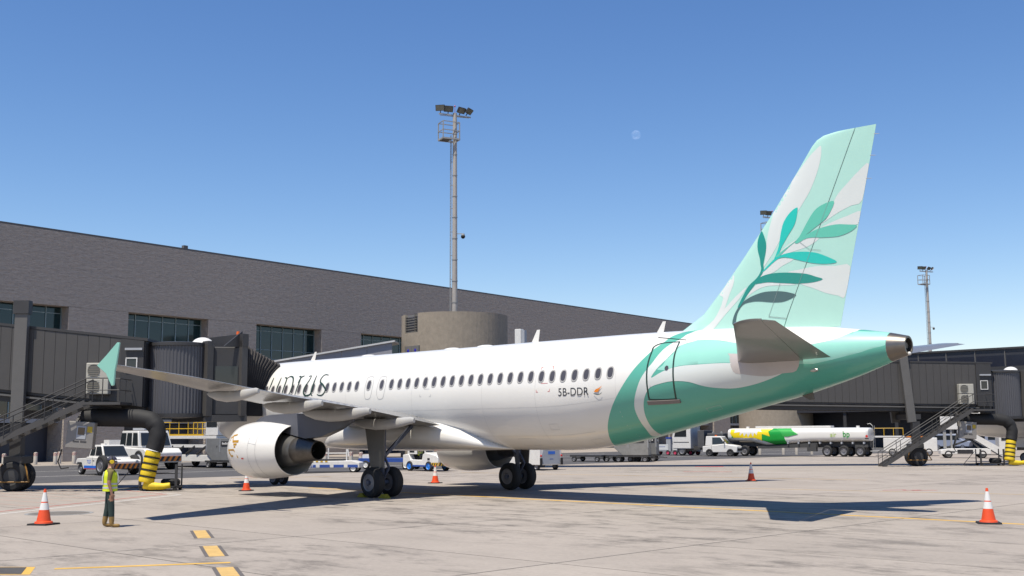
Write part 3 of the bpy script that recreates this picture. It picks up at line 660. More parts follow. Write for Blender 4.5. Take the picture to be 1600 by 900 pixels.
# lettering
for k, P in STR.items():
    Q = catmull(sc(P), 5, False); n = len(Q)
    ribbon(Q, [.035+.05*math.sin(math.pi*min(1, i/(n-1)*1.05)) for i in range(n)], hmap(.014), MB()).build('title_letter_stroke', DKGREEN, fus)
lettering('5B-DDR', .40, PRINT, fus, (25.33,-1.9735,3.755), (R(90),0,R(1.15)), 'registration_lettering', space=1.02, extrude=.001)
cyp = [(26.98,3.86),(27.05,3.93),(27.12,3.96),(27.2,3.98),(27.35,4.06),(27.22,3.93),(27.18,3.86),(27.08,3.84)]
MB().add([(x,-1.936,z) for x, z in cyp], [tuple(range(len(cyp)))]).build('island_emblem', ORANGE, fus)
ribbon([(26.97,3.80),(27.08,3.76),(27.16,3.75),(27.25,3.77),(27.33,3.82)], .02, lambda x, z: (x,-1.938,z), MB()).build('emblem_branch', DKGREEN, fus)
for xc in (24.62, 18.17):
    m = REDP if xc > 20 else MATS['thin_grey_print']; M = hmap(.006)
    for sx in (-1, 1):
        ribbon([(xc+.30*sx+.05, 27*AV-.09),(xc+.30*sx+.05, 27*AV),(xc+.30*sx+.05-.07*sx, 27*AV)], .018, M, MB()).build('rescue_mark', m, fus)
        ribbon([(xc+.33*sx-.02, 3.5*AV),(xc+.33*sx-.02, 1.2*AV),(xc+.33*sx-.02-.09*sx, 1.2*AV)], .018, M, MB()).build('rescue_mark', m, fus)
    ribbon([(xc-.12,9.5*AV),(xc+.2,9.5*AV)], .012, M, MB()).build('rescue_mark', m, fus)
SEAM = mat('skin_seam', (.50,.49,.48), .45, k=1)
for xx in (8.8, 12.9, 17.3, 21.4, 24.2, 27.9): ribbon([(xx, a*AV) for a in range(-78, 86, 6)], .012, hmap(.0025), MB()).build('skin_seam', SEAM, fus)
for x0, x1, a0, a1 in ((22.6,23.5,-66,-52),(24.6,25.0,-40,-33),(9.5,10.6,-62,-48),(26.0,26.5,-70,-60),(31.0,31.5,-60,-52)): ribbon([(x0,a0*AV),(x1,a0*AV),(x1,a1*AV),(x0,a1*AV),(x0,a0*AV)], .012, hmap(.009), MB()).build('access_panel_seam', SEAM, fus)
for th, x0, x1 in ((-14,7,28.2),(41,7,28.8),(-48,10,26.5)): ribbon([(x0+(x1-x0)*i/30, th*AV) for i in range(31)], .010, hmap(.0025), MB()).build('skin_seam', SEAM, fus)
# antennas
for x, h, ch, sw in ((7.55,.42,.34,.34),(22.2,.5,.36,.30),(28.3,.4,.3,.28)):
    t = prof(x)[0]-.02
    MB().rings([[(x,-.012,t),(x+ch*.5,-.03,t),(x+ch,0,t),(x+ch*.5,.03,t)], [(x+sw,-.006,t+h),(x+sw+ch*.25,-.012,t+h),(x+sw+ch*.42,0,t+h),(x+sw+ch*.25,.012,t+h)]]).build('blade_antenna', WHITE, fus)
for x in (17.6, 19.6, 12.0): MB().sphere((x,0,5.93), .3, 16, 8, sc=(1.6,.8,.3)).build('antenna_fairing', WHITE, fus)
MB().rings([[(33.9,-.02,3.62),(34.35,-.03,3.74),(34.3,.03,3.74),(33.9,.02,3.62)], [(34.25,-.01,3.42),(34.42,-.012,3.45),(34.42,.012,3.45),(34.25,.01,3.42)]]).build('blade_antenna', DKMETAL, fus)
T0 = hull(34.9,-28,.0); MB().sphere(T0, .14, 12, 8, sc=(1.1,.25,.45)).build('drain_vent', SILVER, fus)
# belly fairing
bel = []
for x, wd, top, bot in ((9.6,.5,1.95,1.83),(10.6,1.35,2.3,1.79),(11.8,1.98,2.75,1.75),(13,2.2,3.0,1.73),(15,2.3,3.15,1.72),(17.5,2.28,3.15,1.73),(18.8,2.16,3.0,1.75),(19.8,1.95,2.72,1.77),(20.6,1.62,2.36,1.79),(21.1,1.25,2.1,1.80),(21.45,.85,1.94,1.81),(21.6,.5,1.88,1.825)):
    zc, hh = (top+bot)/2, (top-bot)/2
    bel.append([(x, wd*math.copysign(abs(math.cos(a))**.72, math.cos(a)), zc+hh*math.copysign(abs(math.sin(a))**.72, math.sin(a))) for a in [2*math.pi*k/48 for k in range(48)]])
MB().rings(bel).build('belly_fairing', WHITE, air, ang=60)
# fin
FLE = [(5.0,28.3),(5.62,28.35),(5.94,29.46),(6.43,30.33),(7.24,31.13),(8.27,32.05),(9.63,33.21),(10.92,34.21),(11.52,34.66),(11.70,34.85),(11.80,35.08),(11.85,35.5)]
fle = lambda z: interp(z, [a for a, b in FLE], [b for a, b in FLE])
fte = lambda z: interp(z, [5.0,5.66,11.83,12], [35.23,35.39,36.88,36.9])
def naca(s, t): s = max(0, min(1, s)); return 5*t*(.2969*math.sqrt(s)-.126*s-.3516*s*s+.2843*s**3-.1036*s**4)
def fhw(x, z): c = fte(z)-fle(z); return naca((x-fle(z))/c, .095)*c+.004
hinge = lambda z: interp(z, [5.0,6.05,11.86], [33.25,33.62,36.22])
def fin_mesh(c0, c1, zz, n=18):
    rr = []
    for z in zz:
        a, b = c0(z), c1(z); P = [a+(b-a)*(.5-.5*math.cos(math.pi*i/n)) for i in range(n+1)]
        rr.append([(x, -fhw(x,z), z) for x in P]+[(x, fhw(x,z), z) for x in P[::-1]])
    return MB().rings(rr)
zr = [5.3,5.62,5.8,5.94,6.1,6.25,6.43,6.7,7.0,7.24,7.6,8.0,8.27,8.9,9.63,10.3,10.92,11.3,11.52,11.62,11.7,11.76,11.8,11.84]
fin = fin_mesh(fle, lambda z: hinge(z)-.012, zr).build('vertical_fin', MINT, air, ang=50)
rud = fin_mesh(lambda z: hinge(z)+.012, fte, [5.68,6.2,7,8,9,10,11,11.5,11.84], 10).build('rudder', MINT, air, ang=50)
def fmap(off, side=-1): return lambda x, z: (min(max(x, fle(min(z,11.84))+.01), fte(z)), side*(fhw(x, min(z,11.84))+off), z)
nm = {'l6':0,'st':1,'l1':1,'l5':1,'l4':2,'l2':2,'l3':3,'l7':3}
for k, P in FIN.items():
    for side in (-1, 1):
        mb = patch(catmull(P, 3), .12, fmap(.004 if k[0] == 'w' else .008+.001*nm[k], side), MB())
        if k[0] == 'w': mb.build('fin_swoosh', DECW, fin, ang=60)
        else: mb.build('leaf_motif' if k != 'st' else 'stem_motif', LEAF[nm[k]], fin, ang=60)
HL = mat('panel_gap', (.28,.36,.36), .7)
mb = MB()
for side in (-1, 1): ribbon([(hinge(z), z) for z in [6.0+.2*i for i in range(30)]], .011, fmap(.014, side), mb)
ribbon([(33.0,6.15),(33.6,6.05)], .02, fmap(.014), mb); ribbon([(33.0,6.15),(33.45,7.2)], .012, fmap(.014), mb); ribbon([(34.2,8.45),(34.5,8.2),(34.9,8.12)], .012, fmap(.014), mb)
mb.build('panel_line', HL, fin)
for z in (11.55, 10.9, 10.2): MB().cyl((fte(z)-.02,0,z),(fte(z)+.16,0,z-.03), .012, .006, 6).build('static_wick', SILVER, rud)
# tapered lifting surfaces
def surface(st, c0, c1, side, n=16, up_=1):
    """st: (y, xLE, xTE, z, thickness, incidence); ring between chord fractions c0..c1"""
    rr = []
    for y, xl, xt, z, t, inc in st:
        c = xt-xl; S_ = [c0+(c1-c0)*(.5-.5*math.cos(math.pi*i/n)) for i in range(n+1)]
        f = lambda s, sg: (xl+c*s, side*y, z+sg*naca(s, t)*c*(1 if sg > 0 else .8)+.02*c*math.sin(math.pi*s)-(s-1)*inc)
        rr.append([f(s, 1) for s in S_]+[f(s, -1) for s in S_[::-1]])
    return MB().rings(rr)
def at_y(st, y):
    for a, b in zip(st, st[1:]):
        if y <= b[0]: t = (y-a[0])/(b[0]-a[0]); return tuple(p+(q-p)*t for p, q in zip(a, b))
    return st[-1]
HS = [(0.2,31.75,35.35,4.56,.10,0),(1.0,32.28,35.62,4.64,.10,0),(3.5,33.87,36.18,4.99,.095,0),(6.05,35.45,36.75,5.36,.09,0),(6.22,35.72,36.76,5.385,.07,0)]
HSG = mat('tailplane_grey', (.20,.19,.175), .28, var=.1, vscale=1.2, coat=.25)
WST = [(1.2,12.5,19.15,2.68,.145,.25),(2.2,13.0,19.2,2.78,.14,.22),(4.3,14.12,19.3,3.1,.125,.15),(6.4,15.24,19.45,3.41,.115,.08),(10,17.15,20.4,3.73,.105,.03),(14,19.3,21.38,4.18,.10,0),(16.9,20.85,22.1,4.42,.10,0),(17.05,21.0,22.1,4.44,.08,0)]
for side in (-1, 1):
    w_ = 'left' if side < 0 else 'right'
    h = surface(HS, 0, .70, side).build('tailplane', HSG, air, ang=50)
    surface([s for s in [at_y(HS, 1.15)]+HS[2:4]], .707, 1, side, 8).build('elevator', HSG, h, ang=50)
    wg = surface(WST, 0, .74, side, 20).build('wing', WINGG, air, ang=50)
    fl = [at_y(WST, y) for y in (2.05,4.3,6.38)]; surface(fl, .745, 1, side, 8).build('inboard_flap', WINGG, wg, ang=50)
    fl = [at_y(WST, y) for y in (6.42,8.2,10,12.95)]; surface(fl, .745, 1, side, 8).build('outboard_flap', WINGG, wg, ang=50)
    surface([at_y(WST, y) for y in (13.0,14,16.3)], .745, 1, side, 8).build('aileron', WINGG, wg, ang=50)
    surface([at_y(WST, y) for y in (16.33,16.9,17.03)], .745, 1, side, 8).build('wing_tip_cap', WINGG, wg, ang=50)
    for y, L_, r_ in ((4.35,3.8,.20),(6.6,4.1,.21),(9.2,3.6,.19),(12.2,3.1,.165)):
        q = at_y(WST, y); xe = q[2]+.95; z = q[3]; rr = []
        for t, s_ in ((0,.05),(.06,.45),(.2,.85),(.4,1),(.6,.95),(.78,.85),(.95,.6),(1,.42)):
            x = xe-L_+L_*t; zz = z-.17-.13*math.sin(math.pi*min(1,t*1.05))
            rr.append([(x, side*y+r_*s_*.62*math.cos(a), zz+r_*1.1*s_*math.sin(a)) for a in [2*math.pi*k/16 for k in range(16)]])
        MB().rings(rr).build('flap_track_fairing', mat('fairing_paint', (.50,.49,.47), .34), wg, ang=50)
    q = WST[-1]; y = 17.06
    fence = [(21.0,4.46),(21.55,4.72),(22.2,5.06),(22.32,5.05),(22.2,4.5),(22.12,4.3),(22.08,3.86),(21.96,3.84),(21.6,4.2)]
    MB().prism(fence, side*y, side*(y+.05), 'y').build('wingtip_fence', LGREEN, wg, bevel=.012)
    # engine
    E = Vector((0, side*5.75, 1.82)); ax = (1,0,0)
    nac = MB().lathe([(11.85,.86),(11.5,.90),(11.34,.96),(11.3,1.0),(11.36,1.05),(11.6,1.10),(12.0,1.145),(12.6,1.165),(13.2,1.14),(14.0,1.07),(14.67,.985),(14.67,.965),(14.2,.96),(13.2,.92),(12.6,.88)], E, ax, 56).build('engine_nacelle', WHITE, air, ang=40)
    MB().lathe([(12.7,.3),(12.7,.87)], E, ax, 40).build('fan_duct_floor', BLACK, nac)
    MB().lathe([(11.6,.01),(11.8,.14),(12.3,.28)], E, ax, 24).build('spinner', DKMETAL, nac)
    MB().lathe([(12.5,.6),(13.6,.68),(14.4,.66),(15.0,.53)], E, ax, 44).build('core_cowl', mat('core_cowl_metal', (.22,.215,.21), .4, .7, var=.12, vscale=3), nac)
    MB().lathe([(14.95,.535),(15.0,.54),(15.4,.49),(15.9,.41),(16.22,.365),(16.22,.34),(15.7,.37),(15.2,.36),(15.2,.01)], E, ax, 40).build('exhaust_nozzle', DKMETAL, nac, ang=40)
    MB().lathe([(15.0,.2),(15.6,.16),(15.9,.04),(15.92,.001)], E, ax, 24).build('exhaust_plug', BLACK, nac)
    py = MB()
    rr = []
    for x, b_, t_, hw in ((11.9,2.9,3.0,.05),(12.4,2.85,3.14,.17),(13.0,2.75,3.22,.22),(14.6,2.45,3.28,.23),(15.6,2.28,3.24,.22),(16.6,2.35,3.14,.19),(17.6,2.62,3.06,.15),(18.4,2.92,3.05,.05)):
        rr.append([(x, side*5.75-hw, b_),(x, side*5.75+hw, b_),(x, side*5.75+hw*.9, t_),(x, side*5.75-hw*.9, t_)])
    py.rings(rr).build('pylon', mat('pylon_shade_paint', (.13,.135,.16), .4), nac, ang=30)  # pylon colour darkened to carry the wing's shade
    MB(TR(0,side*5.75,0)).prism([(11.0,2.85),(12.2,2.85),(12.2,3.02),(11.6,3.0)], -.3,.3) if False else None
    # artwork on the cowl (panel seams, emblem)
    def emap(x, a, off=.006): 
        r = interp(x, [11.3,11.6,12.0,12.6,13.2,14.0,14.67], [1.03,1.10,1.145,1.165,1.14,1.07,.985])+off
        return (x, E.y+side*r*math.cos(a), E.z+r*math.sin(a))
    mb = MB()
    for xx in (13.0, 13.5): ribbon([(xx, a) for a in [R(-75+7*i) for i in range(19)]], .012, emap, mb)
    ribbon([(13.0,.25),(13.5,.2)], .012, emap, mb); mb.build('cowl_seam', mat('seam_grey', (.4,.4,.4), .6), nac)
    em = MB(); E2 = lambda P, wd: ribbon(P, wd*1.35, lambda x, v: emap(x, v/1.15, .009), em)
    E2([(11.520,.52),(11.710,.64),(11.995,.66)], .055); E2([(11.672,.60),(11.833,.34)], .045); E2([(11.833,.36),(12.280,.36)], .075); E2([(11.929,.24),(12.185,.24)], .06); E2([(11.995,.14),(12.119,.14)], .05)
    E2([(11.558,.46),(11.539,.0),(11.634,-.14)], .045); E2([(11.539,.0),(11.995,.02),(12.308,-.30)], .045); E2([(11.577,-.05),(11.748,-.24),(11.938,-.24)], .055)
    em.build('bird_emblem', GOLD, nac)
    MB().rings([[emap(12.55+.05*i, v/1.15, .009) for v in (-.36,-.30)] for i in range(4)], closed=False, cap0=False, cap1=False).build('caution_mark', REDP, nac)
    # main gear
    g = MB(); gx, gy = 17.71, side*3.795
    g.cyl((gx,gy,.58),(gx,gy,1.5), .10, n=14).cyl((gx,gy,1.4),(gx,gy,3.1), .15, n=14).cyl((gx,gy-.72,.585),(gx,gy+.72,.585), .085, n=12)
    g.bar((gx,gy,1.5),(gx,gy-side*1.5,2.75), .12); g.bar((gx+.12,gy,.75),(gx+.42,gy,1.15), .07); g.bar((gx+.42,gy,1.15),(gx+.12,gy,1.6), .07)
    g.cyl((gx-.14,gy+.1,.7),(gx-.14,gy+.1,2.9), .03, n=6).cyl((gx+.16,gy-.08,.9),(gx+.16,gy-.08,2.9), .025, n=6)
    go = g.build('main_landing_gear', GEARM, air)
    MB().add([(gx-.75,gy+side*.30,3.05),(gx+.55,gy+side*.30,3.05),(gx+.42,gy+side*.24,1.15),(gx-.38,gy+side*.24,1.15)]+[(gx-.75,gy+side*.34,3.05),(gx+.55,gy+side*.34,3.05),(gx+.42,gy+side*.28,1.15),(gx-.38,gy+side*.28,1.15)], [(0,1,2,3),(7,6,5,4),(0,4,5,1),(1,5,6,2),(2,6,7,3),(3,7,4,0)]).build('gear_door', mat('gear_door_shade_paint', (.15,.145,.135), .45), go, smooth=False)  # door grey darkened to carry the shade under the wing
    WM = MB().lathe([(-.17,.001),(-.16,.13),(-.21,.15),(-.19,.30),(-.205,.335),(-.215,.40),(-.20,.50),(-.13,.57),(-.05,.585),(.05,.585),(.13,.57),(.20,.50),(.215,.40),(.205,.335),(.19,.30),(.21,.15),(.16,.13),(.17,.001)], (0,0,0), (0,1,0), 36,
        [1,1,1,1]+[0]*9+[1,1,1,1]).mesh('wheel', [TYRE, RIM], ang=45) if side < 0 else WM
    for dy in (-.465, .465): link('wheel', WM, go, (gx,gy+dy,.585), (0, random.random()*3, 0))
    if side < 0:
        ch = MB(); ch.prism([(-.25,0),(.25,0),(.05,.16),(-.05,.16)], -.12,.12)
        for xx in (17.05, 18.37): tag(link('wheel_chock', ch.mesh('wheel_chock', mat('chock_paint', S(150,140,30), .7)), None, (xx,-4.2,0)), f'yellow wheel chock {"ahead of" if xx < 17.7 else "behind"} the near main wheels of the airliner', 'chock')
g = MB(); g.cyl((5.07,0,.38),(5.07,0,1.9), .08).cyl((5.07,-.38,.38),(5.07,.38,.38), .05).bar((5.1,0,1.3),(4.2,0,1.95), .07); go = g.build('nose_landing_gear', GEARM, air)
NW = MB().lathe([(-.1,.001),(-.09,.18),(-.11,.26),(-.10,.33),(-.06,.375),(.06,.375),(.10,.33),(.11,.26),(.09,.18),(.1,.001)], (0,0,0), (0,1,0), 28, [1,1]+[0]*5+[1,1]).mesh('wheel', [TYRE, RIM], ang=45)
for dy in (-.25, .25): link('wheel', NW, go, (5.07,dy,.38))
for s_ in (-1, 1): MB().box(4.4,5.9, s_*.42-.02, s_*.42+.02, 1.15,1.85).build('gear_door', WHITE, go, smooth=False)
# the neighbour, nose only in view
nb = tree_copy(air, None, skip=('tail_paint','light_tail_paint','white_swoosh','fin_swoosh','leaf_motif','stem_motif','title_letter_stroke','registration_lettering','island_emblem','emblem_branch','bird_emblem','tailplane_apron','window','panel_line','rescue_mark','door_outline'))
nb.location = (14.6,57.5,0); tag(nb, 'white airliner at the next stand, its nose showing behind the right jet bridge', 'airliner')
# ---------------------------------------------------------------- jet bridges
def jetway(loc, rz, label, u0, upan, foot, lean, hull_dx, sl=-.11, zo=0):
    t = thing('jet_bridge', label, 'jet bridge', (*loc, 0), rz, 'jet bridges')
    J = Matrix.Translation((*loc, 0)) @ Matrix.Rotation(R(rz), 4, 'Z'); JI = J.inverted()
    zt = lambda u: 7.33+zo+sl*u; zb = lambda u: 4.33+zo+sl*u
    def slab(mb, a, b, y0, y1, f0, f1, mi=0):
        mb.add([(a,y0,f0(a)),(b,y0,f0(b)),(b,y1,f0(b)),(a,y1,f0(a)),(a,y0,f1(a)),(b,y0,f1(b)),(b,y1,f1(b)),(a,y1,f1(a))],
            [(3,2,1,0),(4,5,6,7),(0,1,5,4),(1,2,6,5),(2,3,7,6),(3,0,4,7)], mi); return mb
    tun = slab(MB(), u0, 5.6, .08, 2.95, zb, zt).build('tunnel', JETD, t, smooth=False)
    slab(MB(), u0-.1, 5.7, -.02, 3.05, lambda u: zt(u), lambda u: zt(u)+.12).build('tunnel_roof_edge', JETD, tun, smooth=False)
    pm = MB(); pm.add([(0,0,zb(0)+.12),(.485,0,zb(.485)+.12),(.485,0,zt(.485)-.02),(0,0,zt(0)-.02),(0,.079,zb(0)+.12),(.485,.079,zb(.485)+.12),(.485,.079,zt(.485)-.02),(0,.079,zt(0)-.02)], [(0,1,2,3),(0,4,5,1),(1,5,6,2),(2,6,7,3),(3,7,4,0)])
    pm = pm.mesh('panel', JET, smooth=False); u = upan
    while u < 4.3: link('cladding_panel', pm, tun, (u, random.uniform(0,.012), sl*u)); u += .5
    # underframe
    for yy in (.2, 2.6): slab(MB(), u0, 5.6, yy, yy+.25, lambda u: zb(u)-.42, lambda u: zb(u)-.02).build('underframe_beam', JETD, tun, smooth=False)
    slab(MB(), u0, 4.6, -.06, .06, lambda u: zb(u)-.16, lambda u: zb(u)-.08).build('cable_tray', JETL, tun, smooth=False)
    ub = MB(); uu = u0+.5
    while uu < 5: ub.box(uu, uu+.18, .3, 2.7, zb(uu)-.36, zb(uu)-.1); uu += 1.6
    ub.build('cross_member', JETD, tun, smooth=False)
    # drive column and wheels
    for yy in (-.32, 3.05):
        hi = 7.95 if yy < 0 else 6.2; cm = MB(TR(ry=lean)); cm.box(-.28,.30, yy, yy+.3, 3.05,hi); c = cm.build('lift_column', JETL, t, smooth=False, bevel=.02)
        MB(TR(ry=lean)).box(-.34,.36, yy-.06, yy+.36, hi,hi+.6).build('column_cap', JETD, c, smooth=False)
        
        if yy < 0: MB().box(-.24,.26, yy+.02, yy+.5, 1.45,3.1).build('inner_column', JETD, c, smooth=False)
    MB().box(-.3,.35,-.3,3.35,3.25,3.6).build('cross_beam', JETD, t, smooth=False)
    MB().box(-.42,.42,-.45,.75,1.2,1.55).build('bogie_frame', JETD, t, smooth=False, bevel=.03)
    wm = MB().lathe([(-.24,.001),(-.22,.34),(-.27,.40),(-.25,.58),(-.15,.66),(.15,.66),(.25,.58),(.27,.40),(.22,.34),(.24,.001)], axis=(0,1,0), n=36, mi=[1]+[0]*7+[1]).mesh('wheel', [TYRE, JETD], ang=45)
    for yy in (-.3, .4): link('wheel', wm, t, (0,yy,.66))
    g = MB(); g.tube([(-.85,-.6,.42),(0,-.72,.42),(.85,-.6,.42)], .035, 6); g.bar((-.85,-.6,.42),(-.5,-.3,1.2), .05); g.bar((.85,-.6,.42),(.5,-.3,1.2), .05); g.build('wheel_guard', mat('guard_paint', S(150,110,50), .6, var=.3, vscale=8), t)
    # stairs
    top, zl = 3.55, 3.92; st = MB(); dirv = Vector((foot-top, 0, -zl)); n = 17
    for yy in (-1.55, -.72): st.bar((top,yy,zl-.05),(foot,yy,.02), .06, .26)
    so_ = st.build('stair', JET, t, smooth=False)
    sm_ = MB().box(-.14,.14,-1.5,-.77,-.02,.02).mesh('step', JETD, smooth=False)
    for i in range(1, n): link('step', sm_, so_, (top+(foot-top)*i/n, 0, zl*(1-i/n)))
    rl = MB()
    for yy in (-1.58, -.70):
        rl.tube([(top,yy,zl+1.0),(foot,yy,1.0)], .028, 6); rl.tube([(top,yy,zl+.5),(foot,yy,.5)], .02, 6)
        for i in range(0, 6): f = i/5; rl.cyl((top+(foot-top)*f,yy,zl*(1-f)),(top+(foot-top)*f,yy,zl*(1-f)+1.0), .022, n=6)
        for i in range(5):
            f, h_ = i/5, (i+1)/5; rl.cyl((top+(foot-top)*f,yy,zl*(1-f)+.5),(top+(foot-top)*h_,yy,zl*(1-h_)+.02), .012, n=5)
    rl.build('handrail', JETD, so_)
    ld = MB(); ld.box(top-.1,5.1,-1.6,.0,zl-.14,zl-.02); lo = ld.build('landing', JET, t, smooth=False)
    rl = MB()
    for z in (.5, 1.0): rl.tube([(top,-1.58,zl+z),(5.05,-1.58,zl+z),(5.05,-.1,zl+z)], .024, 6)
    for xx, yy in ((top,-1.58),(4.3,-1.58),(5.05,-1.58),(5.05,-.8)): rl.cyl((xx,yy,zl),(xx,yy,zl+1.0), .022, n=6)
    rl.build('landing_rail', JETD, lo)
    # air conditioning units
    for k in range(2):
        z = 4.28+k*.72; ac = MB().box(3.1,4.12,-.42,-.02,z,z+.69).build('air_conditioner', BEIGE, t, smooth=False, bevel=.03)
        MB().lathe([(-.425,.28),(-.44,.28),(-.44,.25),(-.43,.25),(-.43,.001)], o=(3.45,0,z+.35), axis=(0,1,0), n=24).build('fan_grille', mat('fan_grille_paint', (.23,.215,.18), .6), ac)
        gm = MB()
        for q in range(6): gm.bar((3.19,-.445,z+.1+q*.1),(3.71,-.445,z+.1+q*.1), .012)
        gm.build('grille_bar', mat('fan_grille_paint', (.2,.2,.2)), ac, smooth=False)
    # service door
    pd = MB(); slab(pd, 4.5, 5.55, -.05, .079, zb, lambda u: zt(u)-.02); po = pd.build('service_door', JETD, t, smooth=False)
    for a, b in (((4.75,-.07,5.32),(5.28,-.07,5.32)),((4.75,-.07,5.92),(5.28,-.07,5.92)),((4.77,-.07,5.32),(4.77,-.07,5.92)),((5.26,-.07,5.32),(5.26,-.07,5.92))): MB().bar(a, b, .045).build('door_window_frame', VWHITE, po, smooth=False)
    MB().box(4.8,5.24,-.062,-.05,5.35,5.9).build('door_window', GLASS, po, smooth=False)
    MB().box(4.72,5.5,-.16,-.05,6.28,6.38).build('lamp_strip', LGREY, po, smooth=False)
    # corrugated drum
    dc = (6.75,1.5); nn = 220; mb = MB(); rr = []
    for z in (3.42, 6.52): rr.append([(dc[0]+(1.36+.035*math.sin(k*math.pi))*1 *math.cos(2*math.pi*k/nn)+0, dc[1]+(1.36)*math.sin(2*math.pi*k/nn), z) for k in range(nn)])
    rr = [[(dc[0]+(1.36+(.03 if (k//2) % 2 else 0))*math.cos(2*math.pi*k/nn), dc[1]+(1.36+(.03 if (k//2) % 2 else 0))*math.sin(2*math.pi*k/nn), z) for k in range(nn)] for z in (3.42, 6.52)]
    mb.rings(rr).build('rotunda_drum', DRUM, t, smooth=False)
    MB().lathe([(6.52,1.45),(6.66,1.45),(6.7,1.2),(6.72,.01)], o=(*dc,0), n=40).build('drum_cap', JETD, t); MB().lathe([(3.42,.01),(3.42,1.46),(3.25,1.46),(3.2,.01)], o=(*dc,0), n=40).build('drum_base', JETD, t)
    # cab
    C = TR(dc[0], dc[1], 0, rz=90-rz)
    cab = MB(C); cab.prism([(.55,-1.35),(1.95,-2.3),(1.95,1.6),(.55,1.35)], 3.35,6.5,'z'); co = cab.build('cab', JETD, t, smooth=False, bevel=.04)
    for a, b in (((.62,-1.42,3.3),(.62,-1.42,6.75)),((1.95,-2.33,3.3),(1.95,-2.33,6.8))): MB(C).bar(a, b, .5 if a[0] < 1 else .24, .3).build('cab_post', JET, co, smooth=False)
    MB(C).prism([(.9,-1.62),(1.75,-2.2),(1.78,-2.16),(.93,-1.58)], 4.4,5.6,'z').build('cab_window', GLASS, co, smooth=False)
    MB(C).prism([(.5,-1.5),(2.1,-2.5),(2.1,1.7),(.5,1.5)], 3.05,3.35,'z').build('cab_floor', JETD, co, smooth=False)
    MB(C).prism([(1.0,6.5),(1.95,6.5),(1.95,7.25)], -2.2,-2.1,'y').build('canopy_bracket', JETD, co, smooth=False)
    MB(C).box(1.8,2.1,-2.5,1.6,6.5,7.1).build('canopy_header', JETD, co, smooth=False)
    MB(C).cyl((1.9,-1.9,7.1),(1.9,-1.9,7.25), .09, .07, 10).build('beacon', MBEAC, co)
    p = C @ Vector((.85,-.55,6.5)); MB().sphere((p.x,p.y,6.62), .52, 20, 12, sc=(1,1,.72)).build('camera_dome', VWHITE, co)
    # bellows between cab and hull, laid out in the stand's own frame
    rings = []; NR = 13
    def contact(x, z):
        tt, b, wd = prof(x); q = ((z-(tt+b)/2)/((tt-b)/2)); return -wd*math.sqrt(max(0, 1-q*q))-.02
    A_ = [(6.75,3.3),(6.78,4.2),(6.78,5.2),(6.75,6.2),(6.55,6.65),(5.5,6.72),(4.2,6.72),(3.2,6.65),(3.0,6.2),(2.98,5.2),(2.98,4.2),(3.0,3.3)]
    B_ = [(6.45,3.3),(6.48,3.9),(6.48,4.6),(6.46,5.3),(6.4,5.72),(5.5,5.84),(4.4,5.8),(3.6,5.6),(3.45,5.2),(3.4,4.6),(3.4,3.9),(3.4,3.3)]
    for i in range(NR*2+1):
        f = i/(NR*2); bl = .09 if i % 2 else 0; P = []
        for (ax_, az_), (bx_, bz_) in zip(A_, B_):
            x, z = ax_+(bx_-ax_)*f, az_+(bz_-az_)*f; cx, cz = 4.9, 4.4
            d = Vector((x-cx, z-cz)).normalized()*bl; yA, yB = -3.25, contact(bx_, bz_)
            P.append((hull_dx[0]+x+d.x, hull_dx[1]+yA+(yB-yA)*f, z+(d.y if z > 3.4 else 0)))
        rings.append([JI @ Vector(p) for p in P])
    MB().rings(rings, closed=False, cap0=False, cap1=False).build('bellows', BELLOWS, co, smooth=False)
    # ground power box hanging under the tunnel
    Q = TR(3.25,-1.05,2.5, ry=4); bx = MB(Q); bx.box(-.6,.6,-.15,.2,-.62,.55); b_ = bx.build('power_box', mat('power_box_paint', (.27,.255,.24), .5), t, smooth=False, bevel=.03)
    MB(Q).box(-.16,.26,-.17,-.15,-.2,.36).build('panel_bezel', LGREY, b_, smooth=False); MB(Q).box(-.1,.2,-.18,-.17,-.02,.3).build('screen', GLASS, b_, smooth=False)
    MB(Q).box(.30,.52,-.16,-.15,.1,.36).build('warning_sticker', mat('sticker_yellow', S(200,170,40), .5), b_, smooth=False)
    w_ = MB(Q); x_ = -.28
    for k, l_ in enumerate((.05,.05,.05,.05,.05,0,.05,.05,.05,.05,.05)):
        if l_: w_.box(x_, x_+.04, -.156, -.15, -.36, -.29+(.02 if k in (0,6) else 0))
        x_ += .055
    w_.build('box_lettering', PRINT, b_, smooth=False)
    MB().tube([(2.4,-1.0,1.85),(2.25,-1.0,1.3),(2.4,-1.0,1.0),(2.7,-.9,1.05)], .03, 6).build('power_cable', BLACK, b_)
    MB().bar((2.95,-.9,3.0),(2.95,.3,3.9), .1).build('hanger', JETD, b_)
    # preconditioned air hose
    path = [(3.1,-.45,3.25),(4.5,-.5,3.22),(5.6,-.55,3.2),(6.15,-.6,3.1),(6.45,-.65,2.8),(6.52,-.7,2.4),(6.45,-.72,2.0),(6.36,-.75,1.72)]
    Pc = []
    for i in range(len(path)-1):
        for q in range(5): Pc.append(tuple(path[i][e]+(path[i+1][e]-path[i][e])*q/5 for e in range(3)))
    MB().tube(Pc, [.40]*20+[.37]*(len(Pc)-20), 18).build('air_hose', BLACK, t)
    yp = [(6.37,-.75,1.74),(6.33,-.77,1.4),(6.25,-.8,.95),(6.15,-.85,.5),(6.1,-.9,.32)]
